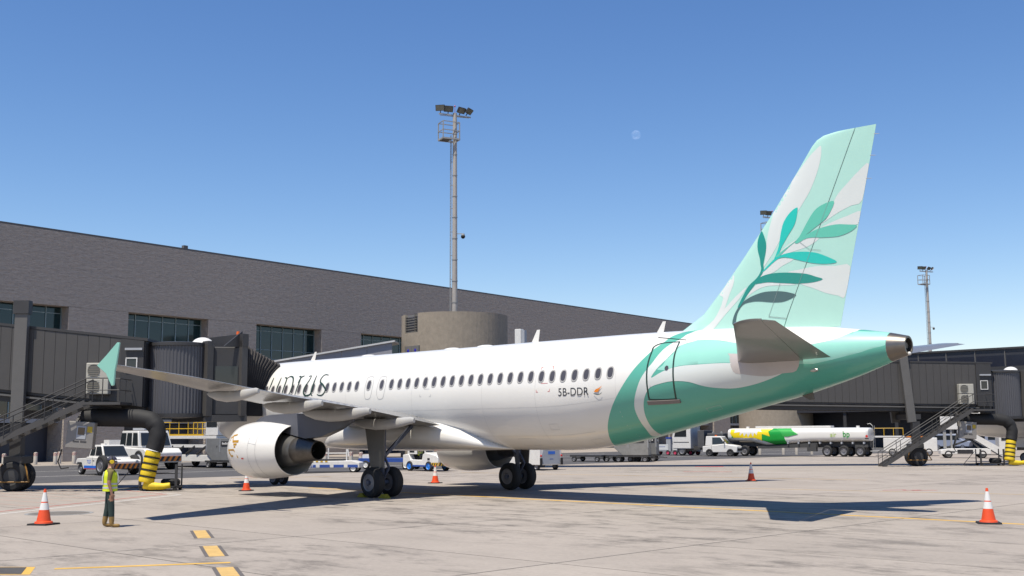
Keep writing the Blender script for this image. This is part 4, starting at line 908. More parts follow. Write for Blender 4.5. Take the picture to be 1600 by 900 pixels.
    for k in range(5):
        a = Vector(yp[0]).lerp(Vector((6.12,-.88,.34)), k/5); b = Vector(yp[0]).lerp(Vector((6.12,-.88,.34)), (k+.93)/5)
        mb = MB(); mb.tube([a, a.lerp(b,.12), a.lerp(b,.5), a.lerp(b,.88), b], [.29,.33,.345,.33,.29], 18); mb.build('hose_segment', YELLOW, t)
        if k: MB().lathe([(-.03,.325),(-.03,.35),(.03,.35),(.03,.325)], o=a, axis=b-a, n=18).build('hose_strap', BLACK, t)
    MB().tube([(6.1,-.9,.3),(6.4,-.95,.22),(6.9,-.95,.2),(7.2,-.9,.25)], [.22,.18,.14,.12], 12).build('hose_nozzle', YELLOW, t)
    MB().bar((u0+.6,1.5,0),(u0+.6,1.5,zb(u0)), .8).build('rotunda_column', JETD, t, smooth=False)
    MB().lathe([(zb(u0)-.3,.01),(zb(u0)-.3,2.2),(zt(u0)+.3,2.2),(zt(u0)+.35,.01)], o=(u0-.8,1.5,0), n=40).build('rotunda', JET, t)
    return t
jetway((0.7,-11.0), 44.35, 'dark grey jet bridge at the left, docked to the airliner nose', -24, -3, -5.2, 0, (0,0))
jetway((16.8,44.9), 44.35, 'dark grey jet bridge at the right beyond the tail, with stairs down to the apron', -27, -15, -2.9, -5, (16.1,55.9), -.02, -.1)

def hose_cart(x, y, rz, label):
    t = thing('hose_cart', label, 'cart', (x,y,0), rz, 'hose carts under the jet bridges')
    b = MB(); b.box(-.85,.85,-.45,.45,.12,.2); b.build('base_frame', JETD, t, smooth=False)
    for xx in (-.8, .8):
        for yy in (-.42, .42): MB().bar((xx,yy,.2),(xx,yy,1.15), .10 if yy < 0 else .06).build('corner_post', JETD, t, smooth=False)
    for yy in (-.42, .42): MB().bar((-.8,yy,.75),(.8,yy,.75), .03).build('side_rail', JETD, t, smooth=False)
    MB().tube([(-.85,0,.16),(-1.5,-.2,.1),(-2.0,-.3,.08)], .03, 6).tube([(-2.0,-.3,.08),(-1.2,-.35,1.0)], .02, 6).build('tow_handle', JETD, t)
    wm = MB().lathe([(-.05,.001),(-.05,.08),(0,.1),(.05,.08),(.05,.001)], axis=(0,1,0), n=14).mesh('caster', TYRE)
    for xx in (-.75, .75):
        for yy in (-.4, .4): link('caster', wm, t, (xx,yy,.1))
    MB().lathe([(.2,.35),(.28,.42),(.42,.42),(.5,.34),(.5,.2),(.3,.2)], o=(.4,.1,0), n=24).build('coiled_hose', BLACK, t)
    return t
hose_cart(5.55,-6.55, 44, 'small dark cage cart holding the yellow hose end under the left jet bridge')
hose_cart(20.6,48.2, 44, 'small dark cage cart holding the yellow hose end under the right jet bridge')

# ---------------------------------------------------------------- vehicles
WC = {}
def wheel(t, x, y, r, wd, rim=RIM, z=None):
    k = (r, wd, rim.name)
    if k not in WC:
        h = wd/2
        WC[k] = MB().lathe([(-h*.7,.001),(-h*.75,r*.25),(-h*.6,r*.3),(-h*.7,r*.55),(-h*.95,r*.62),(-h,r*.8),(-h*.7,r*.97),(-h*.3,r),(h*.3,r),(h*.7,r*.97),(h,r*.8),(h*.95,r*.62),(h*.7,r*.55),(h*.6,r*.3),(h*.75,r*.25),(h*.7,.001)],
            axis=(0,1,0), n=26, mi=[1,1,1,1]+[0]*7+[1,1,1,1]).mesh('wheel', [TYRE, rim], ang=45)
    return link('wheel', WC[k], t, (x,y,r if z is None else z))
def hazard(t, x, y0, y1, z0, z1, n=6, c=None, T=None):
    c = c or YSTEEL
    o = MB(T).box(x-.03,x,y0,y1,z0,z1).build('bumper', c, t, smooth=False); w_ = (y1-y0)/n
    mb = MB(T)
    for i in range(n):
        a = y0+i*w_; mb.add([(x+.004,a,z0),(x+.004,a+w_*.5,z0),(x+.004,min(a+w_,y1),z1),(x+.004,a+w_*.5,z1)], [(0,1,2,3)])
    mb.build('hazard_stripe', PRINT, o, smooth=False)
# white tow tractor behind the ramp worker
t = thing('tow_tractor', 'white tow tractor with blue stripe and large dark wheel behind the ramp worker', 'tractor', (-15.6,1.35,0), 2)
b = MB(); b.prism([(-2.3,.85),(-2.15,1.0),(-1.0,1.05),(-.9,1.12),(1.0,1.1),(1.1,.98),(2.0,.95),(2.15,.85),(2.15,.45),(1.7,.4),(-1.3,.35),(-1.55,.75),(-2.05,.75),(-2.25,.6)], -1.0,1.0); body = b.build('body', VWHITE, t, bevel=.04)
c = MB(); c.rings([[(-.95,-.85,1.1),(.95,-.85,1.1),(.95,.85,1.1),(-.95,.85,1.1)], [(-.72,-.75,1.85),(.45,-.75,1.85),(.45,.75,1.85),(-.72,.75,1.85)]]); cab = c.build('cab', VWHITE, t, bevel=.03)
MB().add([(-.78,-.855,1.2),(-.2,-.855,1.2),(-.2,-.78,1.72),(-.66,-.78,1.72)], [(0,1,2,3)]).build('side_window', GLASS, cab); MB().add([(-.1,-.855,1.2),(.80,-.86,1.2),(.46,-.775,1.75),(-.1,-.775,1.75)], [(0,1,2,3)]).build('side_window', GLASS, cab)
MB().add([(.94,-.78,1.18),(.94,.78,1.18),(.52,.68,1.78),(.52,-.68,1.78)], [(0,1,2,3)]).build('windscreen', GLASS, cab)
MB().box(-1.2,1.0,-1.012,-1.002,.42,.58).build('blue_stripe', BLUEP, body, smooth=False)
mb = MB()
for i in range(14): mb.box(-1.15+i*.15,-1.07+i*.15,-1.016,-1.004,.36,.41)
mb.build('red_dash_stripe', REDP, body, smooth=False)
lettering('TLD', .30, BLUEP, body, (-.85,-1.006,.72), (R(90),0,0), space=.9)
for x, y in ((-1.75,-.85),(-1.75,.85)): wheel(t, x, y, .36, .26)
for y in (-1.05, 1.05): wheel(t, 1.2, y, .62, .34)
hazard(t, 2.2,-.95,.95,.42,.72,6,ORANGE)
for y in (-.7,.7): MB().cyl((2.1,y,.82),(2.22,y,.82), .1, n=14).build('headlight', LGREY, t)
MB().bar((-.4,-.3,1.88),(.1,-.3,1.88), .12).build('roof_light_bar', VWHITE, t)
mb = MB(); mb.box(-.16,-.145,-1.008,-1.001,.40,1.08); mb.build('door_seam', PRINT, body, smooth=False); MB().box(-.1,.08,-1.02,-1.0,.88,.91).build('door_handle', PRINT, body, smooth=False)
MB().bar((.8,-.88,1.25),(.9,-1.15,1.3), .03).build('mirror_arm', PRINT, cab, smooth=False); MB().box(.86,.93,-1.28,-1.08,1.22,1.5).build('mirror', PRINT, cab, smooth=False)
MB().box(-2.32,-2.28,-.9,-.7,.62,.75).build('tail_light', REDL, t, smooth=False)
# larger pushback tractor behind it
t = thing('tow_tractor', 'large white pushback tractor with tall glazed cab behind the smaller tractor', 'tractor', (-25.0,8.2,0), 2)
b = MB(); b.prism([(-3.8,1.5),(-2.6,1.65),(3.2,1.5),(3.6,1.2),(3.6,.5),(-3.8,.5)], -1.4,1.4); body = b.build('body', VWHITE, t, bevel=.06)
c = MB(); c.rings([[(-.4,-1.3,1.55),(2.4,-1.3,1.55),(2.4,1.3,1.55),(-.4,1.3,1.55)], [(-.2,-1.2,2.75),(2.0,-1.2,2.75),(2.0,1.2,2.75),(-.2,1.2,2.75)]]); cab = c.build('cab', VWHITE, t, bevel=.04)
for i in range(3): MB().add([(-.3+i*.88,-1.31,1.72),(.48+i*.86,-1.31,1.72),(.46+i*.76,-1.235,2.6),(-.2+i*.80,-1.235,2.6)], [(0,1,2,3)]).build('side_window', GLASS, cab)
MB().add([(2.42,-1.15,1.7),(2.42,1.15,1.7),(2.1,1.05,2.6),(2.1,-1.05,2.6)], [(0,1,2,3)]).build('windscreen', GLASS, cab)
MB().box(.2,1.8,-.6,.6,2.8,2.95).build('roof_unit', LGREY, cab, smooth=False)
for x in (-2.5, 2.5):
    for y in (-1.2, 1.2): wheel(t, x, y, .72, .5)
hazard(t, 3.65,-1.3,1.3,.6,.95,6,ORANGE); MB().box(-3.6,-1.2,-1.42,-1.402,.9,1.35).build('side_grille', PRINT, body, smooth=False)
MB().box(-3.4,-2.6,-.9,.9,1.66,2.1).build('rear_locker', VWHITE, t, smooth=False)
# container loader with yellow rails
t = thing('container_loader', 'white cargo loader with yellow guard rails and beacon behind the yellow hose', 'loader', (-25.5,14.0,0), 5)
MB().box(-4,3.6,-1.5,1.5,.45,.95).build('chassis', VWHITE, t, smooth=False, bevel=.03)
for z in (1.5, 2.15): MB().box(-4,3.4,-1.55,1.55,z,z+.22).build('lift_deck', VWHITE, t, smooth=False)
mb = MB()
for i in range(12): mb.cyl((-3.7+i*.6,-1.4,2.42),(-3.7+i*.6,1.4,2.42), .07, n=8)
mb.build('deck_roller', STEEL, t)
for i in range(5): MB().bar((-3.2+i*1.4,-1.52,1.0),(-2.0+i*1.4,-1.52,1.6), .12).build('scissor_arm', JETD, t, smooth=False)
rl = MB()
for yy in (-1.5, 1.5):
    for z in (2.9, 3.4): rl.tube([(-3.8,yy,z),(1.0,yy,z)], .035, 6)
    for i in range(5): rl.cyl((-3.8+i*1.2,yy,2.4),(-3.8+i*1.2,yy,3.4), .035, n=6)
rl.build('guard_rail', YSTEEL, t)
MB().box(2.0,3.5,-1.5,-.2,2.4,3.9).build('operator_cab', VWHITE, t, smooth=False, bevel=.03); MB().box(2.1,3.4,-1.515,-1.502,3.0,3.75).build('cab_window', GLASS, t, smooth=False); MB().cyl((2.6,-.8,3.9),(2.6,-.8,4.15), .1).build('beacon', MBEAC, t)
MB().box(-4,1.8,-1.52,-1.5,2.37,2.5).build('yellow_edge', YSTEEL, t, smooth=False)
for x in (-3, 2.6):
    for y in (-1.25, 1.25): wheel(t, x, y, .42, .35)
# aircraft containers on dollies
def uld(label, x, y, rz, m, cat_label=True, ln=3.0, group=None, sign=True):
    d = thing('container_dolly', label.replace('container', 'dolly carrying the container', 1) if False else 'low dark dolly under the '+label, 'dolly', (x,y,0), rz, 'container dollies')
    MB().box(-ln/2,ln/2,-.8,.8,.42,.55).build('deck', JETD, d, smooth=False)
    for xx in (-ln/2+.4, ln/2-.4):
        MB().bar((xx,-.7,.3),(xx,.7,.3), .1).build('axle', JETD, d, smooth=False)
        for yy in (-.75, .75): wheel(d, xx, yy, .24, .16)
    MB().bar((ln/2,0,.35),(ln/2+.7,0,.3), .06).build('tow_bar', JETD, d, smooth=False)
    if m is None: return d
    t = thing('cargo_container', label, 'container', (x,y,.56), rz, 'air cargo containers')
    MB().prism([(-.78,0),(.78,0),(1.2,.5),(1.2,1.62),(-.78,1.62)] if False else [(-ln/2+.75,0),(ln/2-.1,0),(ln/2-.1,1.62),(-ln/2+.05,1.62),(-ln/2+.05,.6)], -.78,.78).build('shell', m, t, smooth=False, bevel=.03)
    for xx in (-ln/2+.08, -.3, ln/2-.14): MB().box(xx,xx+.05,-.80,-.785,.62,1.62).build('edge_rail', LGREY, t, smooth=False)
    if sign:
        s_ = MB().box(-.15,1.05,-.81,-.79,1.05,1.4).build('sign_board', PRINT, t, smooth=False); mb = MB(); xx = -.02
        for k in range(8):
            h_ = (.16,.12,.12,.17,.12,.16,.12,.12)[k]; mb.box(xx, xx+.075, -.816, -.811, 1.16, 1.16+h_); xx += .125
        mb.build('sign_lettering', CONEW, s_, smooth=False)
        s_ = MB().box(ln/2-.09,ln/2-.08,-.5,.35,1.0,1.4).build('sign_board', PRINT, t, smooth=False); mb = MB()
        for k in range(4): mb.box(ln/2-.079,ln/2-.074,-.4+k*.17,-.28+k*.17,1.1,1.28)
        mb.build('sign_lettering', CONEW, s_, smooth=False)
    return t
uld('grey container with black sign board left of the near engine', -21.3,13.6, 8, GREYB, ln=3.9)
rl = thing('guard_rail_stand', 'yellow tubular rail stand behind the grey container', 'rail', (-22.5,16.5,0), 5)
r_ = MB()
for z in (1.6, 2.3): r_.tube([(-2.5,0,z),(3.5,0,z)], .04, 6)
for i in range(7): r_.cyl((-2.5+i,0,0),(-2.5+i,0,2.3), .04, n=6)
r_.build('rail', YSTEEL, rl); MB().box(-2.6,3.6,-.3,.3,0,.1).build('foot', YSTEEL, rl, smooth=False)
for x, y, lb in ((-10.4,41.6,'first empty dolly left of the pale container beneath the rear fuselage'),(-7.9,42.9,'second empty dolly next to the pale container beneath the rear fuselage')):
    o = uld(lb, x, y, 12, None); o['label'] = lb
LUG = mat('pale_container', (.36,.355,.345), .42, .3, var=.2, vscale=3, dirt=.15)
uld('pale grey container with slanted base beneath the rear fuselage', -6.7,42.8, 28, LUG, ln=3.0)
uld('dark grey container behind the pale one beneath the rear fuselage', -7.6,45.4, 28, GREYB, ln=2.6)
# low platform trolley below the near engine
t = thing('platform_trolley', 'white and blue low platform trolley with rails behind the near engine exhaust', 'trolley', (-7.6,12.4,0), 42)
MB().prism([(-2.1,.3),(2.1,.3),(2.1,.62),(1.6,.75),(-1.0,.72),(-2.1,.62)], -.8,.8).build('deck', VWHITE, t, smooth=False, bevel=.03)
for i in range(4): MB().box(-1.35+i*.9,-.7+i*.9,-.83,-.81,.32,.5).build('blue_panel', BLUE, t, smooth=False)
MB().box(-3.6,-2.1,-.7,.7,.3,.5).build('rear_deck', BLUE, t, smooth=False)
mb = MB()
for xx in (-1.4,-.2,1.0): mb.cyl((xx,.7,.7),(xx,.7,1.75), .045, n=8)
mb.tube([(-1.4,.7,1.72),(.2,.7,1.72)], .04, 6).tube([(-1.4,.7,1.2),(1.0,.7,1.2)], .03, 6).cyl((1.0,.7,1.75),(1.15,.7,1.0), .05, n=6)
mb.build('rail', VWHITE, t); MB().box(-1.9,1.0,-.6,.5,.74,.84).build('load_bed', JETD, t, smooth=False)
mb = MB()
for i in range(6): mb.box(-1.6+i*.3,-1.45+i*.3,-.815,-.8,.66,.74)
mb.build('hazard_mark', YSTEEL, t, smooth=False); lettering('MOT', .2, CONEW, t, (-1.3,-.835,.34), (R(90),0,0), bold=.006)
for x in (-1.75, 1.7):
    for y in (-.72, .72): wheel(t, x, y, .26, .2, VWHITE)
# lift dolly behind the gear
t = thing('baggage_dolly', 'blue low baggage dolly behind the near main landing gear', 'dolly', (-9.3,19.0,0), 20)
MB().box(-2.2,2.2,-.8,.8,.5,.75).build('deck', BLUE, t, smooth=False); MB().box(-2.0,-1.2,-.6,.6,.75,1.0).build('locker', VWHITE, t, smooth=False)
MB().bar((-.5,-.5,.8),(1.6,-.5,2.3), .18).build('conveyor_arm', JETD, t, smooth=False)
for x in (-1.6, 1.6):
    for y in (-.75, .75): wheel(t, x, y, .3, .2, VWHITE)
# baggage tractor with driver
t = thing('baggage_tractor', 'white baggage tractor with blue wheels driven by a worker under the belly', 'tractor', (-4.1,17.9,0), 0)
b = MB(); b.prism([(-1.75,.35),(-1.75,1.05),(-1.15,1.12),(-.95,.75),(.15,.72),(.25,1.1),(.55,1.22),(1.6,1.02),(1.75,.9),(1.75,.35)], -.78,.78); body = b.build('body', VWHITE, t, bevel=.04)
MB().box(-1.2,1.2,-.80,-.781,.30,.40).build('blue_skirt', BLUE, body, smooth=False)
for x in (-1.05, .85):
    for y in (-.72, .72): wheel(t, x, y, .33, .24, BLUER)
r_ = MB(); r_.prism([(-1.3,1.1),(-.35,1.1),(-.45,2.02),(-1.25,2.02)], -.75,-.70); r_.prism([(-1.3,1.1),(-.35,1.1),(-.45,2.02),(-1.25,2.02)], .70,.75); r_.box(-1.3,.5,-.78,.78,2.02,2.1); r_.bar((.45,-.72,1.15),(.35,-.72,2.05), .07); r_.bar((.45,.72,1.15),(.35,.72,2.05), .07)
r_.build('cab_frame', VWHITE, t, smooth=False)
MB().add([(-1.1,-.755,1.2),(-.6,-.755,1.2),(-.65,-.755,1.85),(-1.08,-.755,1.85)], [(0,1,2,3)]).build('side_window', GLASS, t)
MB().box(-1.0,-.5,-.4,.4,.72,.95).box(-1.1,-.9,-.4,.4,.9,1.5).build('seat', BLACK, t, smooth=False, bevel=.03)
MB().tube([(.1,-.15,1.1),(-.15,-.15,1.3)], .02, 6).lathe([(-.015,.17),(0,.185),(.015,.17),(0,.155)], o=(-.15,-.15,1.32), axis=(-.7,0,.7), n=18).build('steering_wheel', BLACK, t)
hazard(t, 1.8,-.76,.76,.35,.58,6); MB().box(1.755,1.775,-.6,.6,.62,.95).build('grille', LGREY, t, smooth=False)
T = TR(rz=0); mb = MB(); 
for i in range(3): mb.add([(1.15+i*.2,-.786,.38),(1.25+i*.2,-.786,.38),(1.33+i*.2,-.786,.56),(1.23+i*.2,-.786,.56)], [(0,1,2,3)])
MB().box(1.12,1.74,-.784,-.781,.37,.57).build('side_bumper', YSTEEL, t, smooth=False); mb.build('hazard_stripe', PRINT, t, smooth=False)
MB().cyl((.05,-.79,.95),(.05,-.80,.95), .1, n=16).build('round_badge', PRINT, t); MB().box(.72,.95,-.79,-.781,.72,.86).build('side_vent', PRINT, t, smooth=False)
# ground power cart
t = thing('ground_power_cart', 'white box shaped ground power cart with shade painted on its end and blue labels by the far gear', 'cart', (.35,23.5,0), -6)
MB().prism([(-1.9,.35),(1.45,.35),(1.45,1.72),(-.2,1.72),(-1.9,1.3)], -.95,.95).build('body', VWHITE, t, smooth=False, bevel=.03)
p = MB().prism([(-.80,.42),(.72,.42),(.72,1.7),(-.55,1.7),(-.80,1.0)], 1.452,1.48,'x').build('shade_end_panel', LGREY, t, smooth=False)  # bluish grey paints the shade on this end of the white body
MB().box(1.481,1.487,-.25,.35,1.05,1.24).build('blue_label', BLUEP, p, smooth=False)
mb = MB()
for k in range(8): mb.box(1.481,1.486,-.2+k*.07,-.15+k*.07,1.42,1.5)
for yy in (-.45,.42): mb.box(1.481,1.486,yy,yy+.15,1.33,1.38)
mb.box(1.481,1.486,-.12,.2,.72,.76); mb.build('label_print', BLUE, p, smooth=False)
for yy in (-.9,.9): MB().box(1.45,1.6,yy-.05,yy+.05,.35,.8).build('rubber_buffer', BLACK, t, smooth=False); MB().sphere((1.52,yy,.95), .07, 10, 6).build('red_lamp', REDL, t)
MB().bar((1.2,.4,1.78),(1.2,1.05,1.78), .1).build('orange_bar', ORANGE, t); MB().box(-1.5,-.4,-.5,.5,1.5,1.7).build('exhaust_hood', VWHITE, t, smooth=False)
for x in (-1.3, 1.0):
    for y in (-.8, .8): wheel(t, x, y, .24, .18)
# baggage cart train
for i, (x, y) in enumerate(((-24.6,67.2),(-21.6,67.0),(-18.6,66.9))):
    t = thing('baggage_cart', ['leftmost', 'middle', 'rightmost'][i]+' of the pale baggage carts with pink wheels beneath the tail', 'cart', (x,y,0), 4, 'train of baggage carts')
    MB().box(-1.3,1.3,-.75,.75,.42,.55).build('deck', LGREY, t, smooth=False); MB().box(-1.25,1.0,-.77,-.73,.55,1.15).build('side_panel', mat('cart_panel', (.72,.74,.76), .5), t, smooth=False)
    mb = MB()
    for k in range(12): mb.box(-1.0+k*.14,-.92+k*.14,-.776,-.771,.85,.93)
    mb.build('panel_print', BLUE, t, smooth=False)
    MB().box(.75,1.3,-.75,.75,.55,1.75).build('end_locker', LGREY, t, smooth=False); MB().box(.72,1.33,-.78,.78,1.75,1.9).build('blue_cover', BLUEP if False else mat('cover_blue', S(45,75,170), .6), t, smooth=False)
    for xx in (-.95, .95):
        for yy in (-.7, .7): wheel(t, xx, yy, .27, .18, PINK)
    MB().bar((1.3,0,.4),(1.75,0,.35), .06).build('tow_bar', JETD, t, smooth=False)
# small tow car
t = thing('tow_car', 'small white tow car with cab in front of the fuel tanker', 'tow car', (-12.6,64.6,0), 16)
MB().prism([(-1.75,.4),(-1.75,1.0),(-.2,1.15),(.4,1.25),(1.7,1.05),(1.8,.9),(1.8,.4)], -.85,.85).build('body', VWHITE, t, bevel=.05)
cab = MB().rings([[(-1.5,-.8,1.05),(.75,-.8,1.2),(.75,.8,1.2),(-1.5,.8,1.05)], [(-1.4,-.74,2.0),(.1,-.74,2.0),(.1,.74,2.0),(-1.4,.74,2.0)]]).build('cab', VWHITE, t, bevel=.04)
MB().add([(-.75,-.806,1.2),(.55,-.806,1.25),(.08,-.755,1.88),(-.75,-.76,1.88)], [(0,1,2,3)]).build('side_window', GLASS, cab); MB().add([(.76,-.7,1.27),(.76,.7,1.27),(.18,.65,1.92),(.18,-.65,1.92)], [(0,1,2,3)]).build('windscreen', GLASS, cab)
for x in (-1.05, 1.1):
    for y in (-.8, .8): wheel(t, x, y, .38, .24, JETD)
MB().box(1.81,1.83,-.7,.7,.55,.8).build('grille', PRINT, t, smooth=False); MB().cyl((-.6,0,2.0),(-.6,0,2.12), .12).build('beacon', MBEAC, t)
MB().box(-.82,-.805,-.856,-.851,.5,1.12).build('door_seam', PRINT, t, smooth=False)
for y in (-.62,.62): MB().cyl((1.78,y,.9),(1.84,y,.9), .09, n=14).build('headlight', LGREY, t)
MB().box(.5,.58,-1.05,-.9,1.3,1.55).build('mirror', PRINT, t, smooth=False)
# articulated fuel tanker
t = thing('fuel_tanker', 'long white fuel tanker with green and yellow sunburst and lettering on its tank', 'tanker', (-1.4,69.3,0), 190); t.scale = (.93,1,1)
DK = mat('tanker_chassis', (.06,.06,.06), .6)
rr = []
def tsec(x, zb_, zt_, hw): zc, hh = (zb_+zt_)/2, (zt_-zb_)/2; return [(x, hw*math.copysign(abs(math.cos(a))**.6, math.cos(a)), zc+hh*math.copysign(abs(math.sin(a))**.6, math.sin(a))) for a in [2*math.pi*k/128 for k in range(128)]]
TB = [(-2.55,1.62,2.5,.8),(-2.5,1.5,2.68,1.0),(-2.35,1.45,2.76,1.12),(-1,1.42,2.78,1.2),(3.5,1.38,2.78,1.2),(6,1.15,2.78,1.2),(8.4,1.0,2.78,1.2),(10.2,1.42,2.78,1.2),(12.5,1.48,2.78,1.2),(12.75,1.5,2.74,1.12),(12.85,1.6,2.6,.95)]
TBF = [tuple(TB[i][e]+(TB[i+1][e]-TB[i][e])*j/6 for e in range(4)) for i in range(len(TB)-1) for j in range(6)]+[TB[-1]]
tank = MB().rings([tsec(*q) for q in TBF]).build('tank', WHITE, t, ang=50)
MB().box(1.5,9.8,-.5,.5,2.79,2.98).build('catwalk', VWHITE, tank, smooth=False)
for x in (-1.2, 10.9): MB().cyl((x,0,2.76),(x,0,2.95), .18).build('manhole', VWHITE, tank)
def tside(x, z):
    zb_ = interp(x, [q[0] for q in TB], [q[1] for q in TB]); zt_ = 2.78; zc, hh = (zb_+zt_)/2, (zt_-zb_)/2
    s_ = min(.9999, abs((z-zc)/hh)); return 1.2*(1-s_**(1/.3))**.3
def tgraph(P, m, name, off=.016):
    P = [(x, max(z, interp(x, [q[0] for q in TB], [q[1] for q in TB])+.06)) for x, z in P]
    mb = MB()
    patch(P, .09, lambda x, z: (x, tside(x,z)+off, z), mb); mb.build(name, m, tank, ang=60)
PXX = lambda px: (1311-(1150+px/7.27))/12.4; PZ = lambda py: 2.78-(py-232)/7.27/16.2
g2 = lambda L_: [(PXX(a), min(2.74, PZ(b))) for a, b in L_]
BPY = mat('bright_yellow', S(250,220,20), .35, var=.02); BPG = mat('bright_green', S(25,160,60), .35, var=.02); BPL = mat('mid_green', S(60,175,80), .35, var=.02)
tgraph(g2([(45,234),(480,234),(470,330),(380,380),(300,345),(70,345),(50,290)]), BPY, 'yellow_petals')
tgraph(g2([(95,245),(360,245),(375,275),(335,268),(325,315),(300,285),(285,335),(265,285),(235,340),(220,290),(195,330),(180,285),(150,322),(150,275),(90,288)]), CONEW, 'white_sunburst', .024)
tgraph(g2([(480,234),(560,236),(600,335),(630,425),(500,430),(375,372),(378,300),(460,330),(440,270)]), BPG, 'dark_green_petals', .032)
tgraph(g2([(505,234),(660,236),(740,305),(640,332),(585,330),(560,270)]), BPL, 'light_green_petals', .040)
tgraph(g2([(60,340),(90,300),(75,320),(80,345)]), BPG, 'green_petal_tip', .03)
lettering('air', .62, mat('lime_print', S(170,205,70), .5), tank, (PXX(1050),1.222,PZ(335)), (R(90),0,R(180)), extrude=.002)
lettering('bp', .76, BPG, tank, (PXX(1168),1.222,PZ(335)), (R(90),0,R(180)), extrude=.002, bold=.008)
MB().add([(PXX(1392)+.14*math.cos(k*1.047+.52),1.222,PZ(330)+.14*math.sin(k*1.047+.52)) for k in range(6)], [tuple(range(6))]).build('red_emblem', REDP, tank); MB().box(PXX(1410),PXX(1375),1.21,1.222,PZ(362),PZ(350)).build('emblem_print', PRINT, tank, smooth=False)
MB().box(-2.6,12.4,-.45,.45,.95,1.4).build('chassis', DK, t, smooth=False); MB().prism([(2.8,.9),(9.4,.75),(9.4,1.0),(2.8,1.35)], -1.0,1.0).build('underframe', DK, t, smooth=False)
for i in range(8): MB().box(-2.2+i*1.15,-2.05+i*1.15,.9,1.22,1.22,1.42).build('side_bracket', LGREY, t, smooth=False)
for x in (-1.7, 0, 1.75, 10.85):
    for y in (-1.0, 1.0): wheel(t, x, y, .54, .42)
MB().box(2.9,3.9,.7,1.1,.5,1.2).build('locker', DK, t, smooth=False); MB().box(-2.5,-1.2,.9,1.15,.9,1.15).build('locker', DK, t, smooth=False)
MB().box(12.3,19.2,-.5,.5,.6,1.0).build('tractor_frame', DK, t, smooth=False); MB().box(13.3,15.2,-1.15,1.15,.8,2.3).box(15.6,16.4,-1.1,1.1,.8,2.6).build('pump_module', mat('pump_module_paint', (.10,.10,.105), .5, var=.25, vscale=3), t, smooth=False, bevel=.04)
for x, h_ in ((13.6,2.5),(14.6,2.45)): MB().cyl((x,.9,1.0),(x,.9,h_), .12).build('filter_vessel', STEEL, t)
cab = MB().prism([(17.2,.7),(19.4,.7),(19.5,1.9),(19.2,3.05),(17.2,3.05)], -1.2,1.2).build('cab', VWHITE, t, smooth=False, bevel=.08)
MB().prism([(17.7,1.95),(19.2,1.95),(19.0,2.75),(17.7,2.75)], 1.205,1.215).build('side_window', GLASS, cab, smooth=False); MB().prism([(17.0,3.05),(18.9,3.05),(17.6,3.5),(17.0,3.4)], -1.0,1.0).build('wind_deflector', VWHITE, cab, smooth=False)
MB().box(17.4,19.3,1.205,1.212,1.35,1.42).build('cab_trim', PRINT, cab, smooth=False)
for x in (18.3,):
    for y in (-1.0, 1.0): wheel(t, x, y, .52, .36)
mb = MB()
for y in (-.4,.1): mb.cyl((-2.75,y,.7),(-2.75,y,2.95), .03, n=6)
for k in range(7): mb.cyl((-2.75,-.4,.8+k*.3),(-2.75,.1,.8+k*.3), .02, n=6)
mb.tube([(-2.75,.1,2.9),(-2.5,.1,3.15),(-2.2,.1,3.1)], .03, 6); mb.build('rear_ladder', STEEL, t)
MB().box(-3.6,-2.7,-1.0,1.0,.5,.6).build('rear_guard', STEEL, t, smooth=False)
# passenger stairs truck
t = thing('stairs_truck', 'white passenger stairs truck with sloping stairway under the right jet bridge', 'truck', (9.9,69.2,0), 30)
MB().prism([(-2.0,.35),(2.2,.35),(2.2,.75),(1.9,.85),(-1.4,.85),(-2.0,.7)], -1.0,1.0).build('chassis', VWHITE, t, smooth=False, bevel=.04)
MB().box(-.6,.7,-1.02,-1.005,.4,.75).build('battery_box', PRINT, t, smooth=False); MB().box(-1.2,-.8,-1.02,-1.005,.5,.62).build('side_vent', PRINT, t, smooth=False)
for x in (-1.35, 1.5):
    for y in (-.9, .9): wheel(t, x, y, .36, .24, DK)
s_ = MB().prism([(-.6,2.65),(-.2,2.85),(3.6,.55),(3.6,.1),(3.2,.1)], -.85,-.75).prism([(-.6,2.65),(-.2,2.85),(3.6,.55),(3.6,.1),(3.2,.1)], .75,.85).build('stair_side', VWHITE, t, smooth=False)
sm_ = MB().box(-.16,.16,-.75,.75,-.02,.02).mesh('step', LGREY, smooth=False)
for i in range(14): link('step', sm_, s_, (-.3+i*.29,0,2.55-i*.18))
MB().box(-1.9,-.4,-.9,.9,2.55,2.75).build('top_platform', VWHITE, t, smooth=False)
MB().box(-1.9,-.5,-.9,-.85,2.75,3.7).build('platform_side', VWHITE, t, smooth=False)
for a, b_ in (((-1.6,-.6,.85),(1.2,-.6,1.9)),((1.3,-.6,.85),(-.2,-.6,2.5)),((-.9,-.7,.85),(-.4,-.7,2.5))): MB().bar(a, b_, .16).build('lift_strut', DK, t, smooth=False)
MB().box(-1.7,-1.45,-.8,-.6,.85,2.6).box(-1.1,-.95,-.8,-.6,.85,2.6).build('mast_column', STEEL, t, smooth=False); MB().lathe([(-.03,.28),(0,.34),(.03,.28),(0,.22)], o=(-.2,-.9,2.3), axis=(0,1,0), n=20).build('cable_reel', LGREY, t)
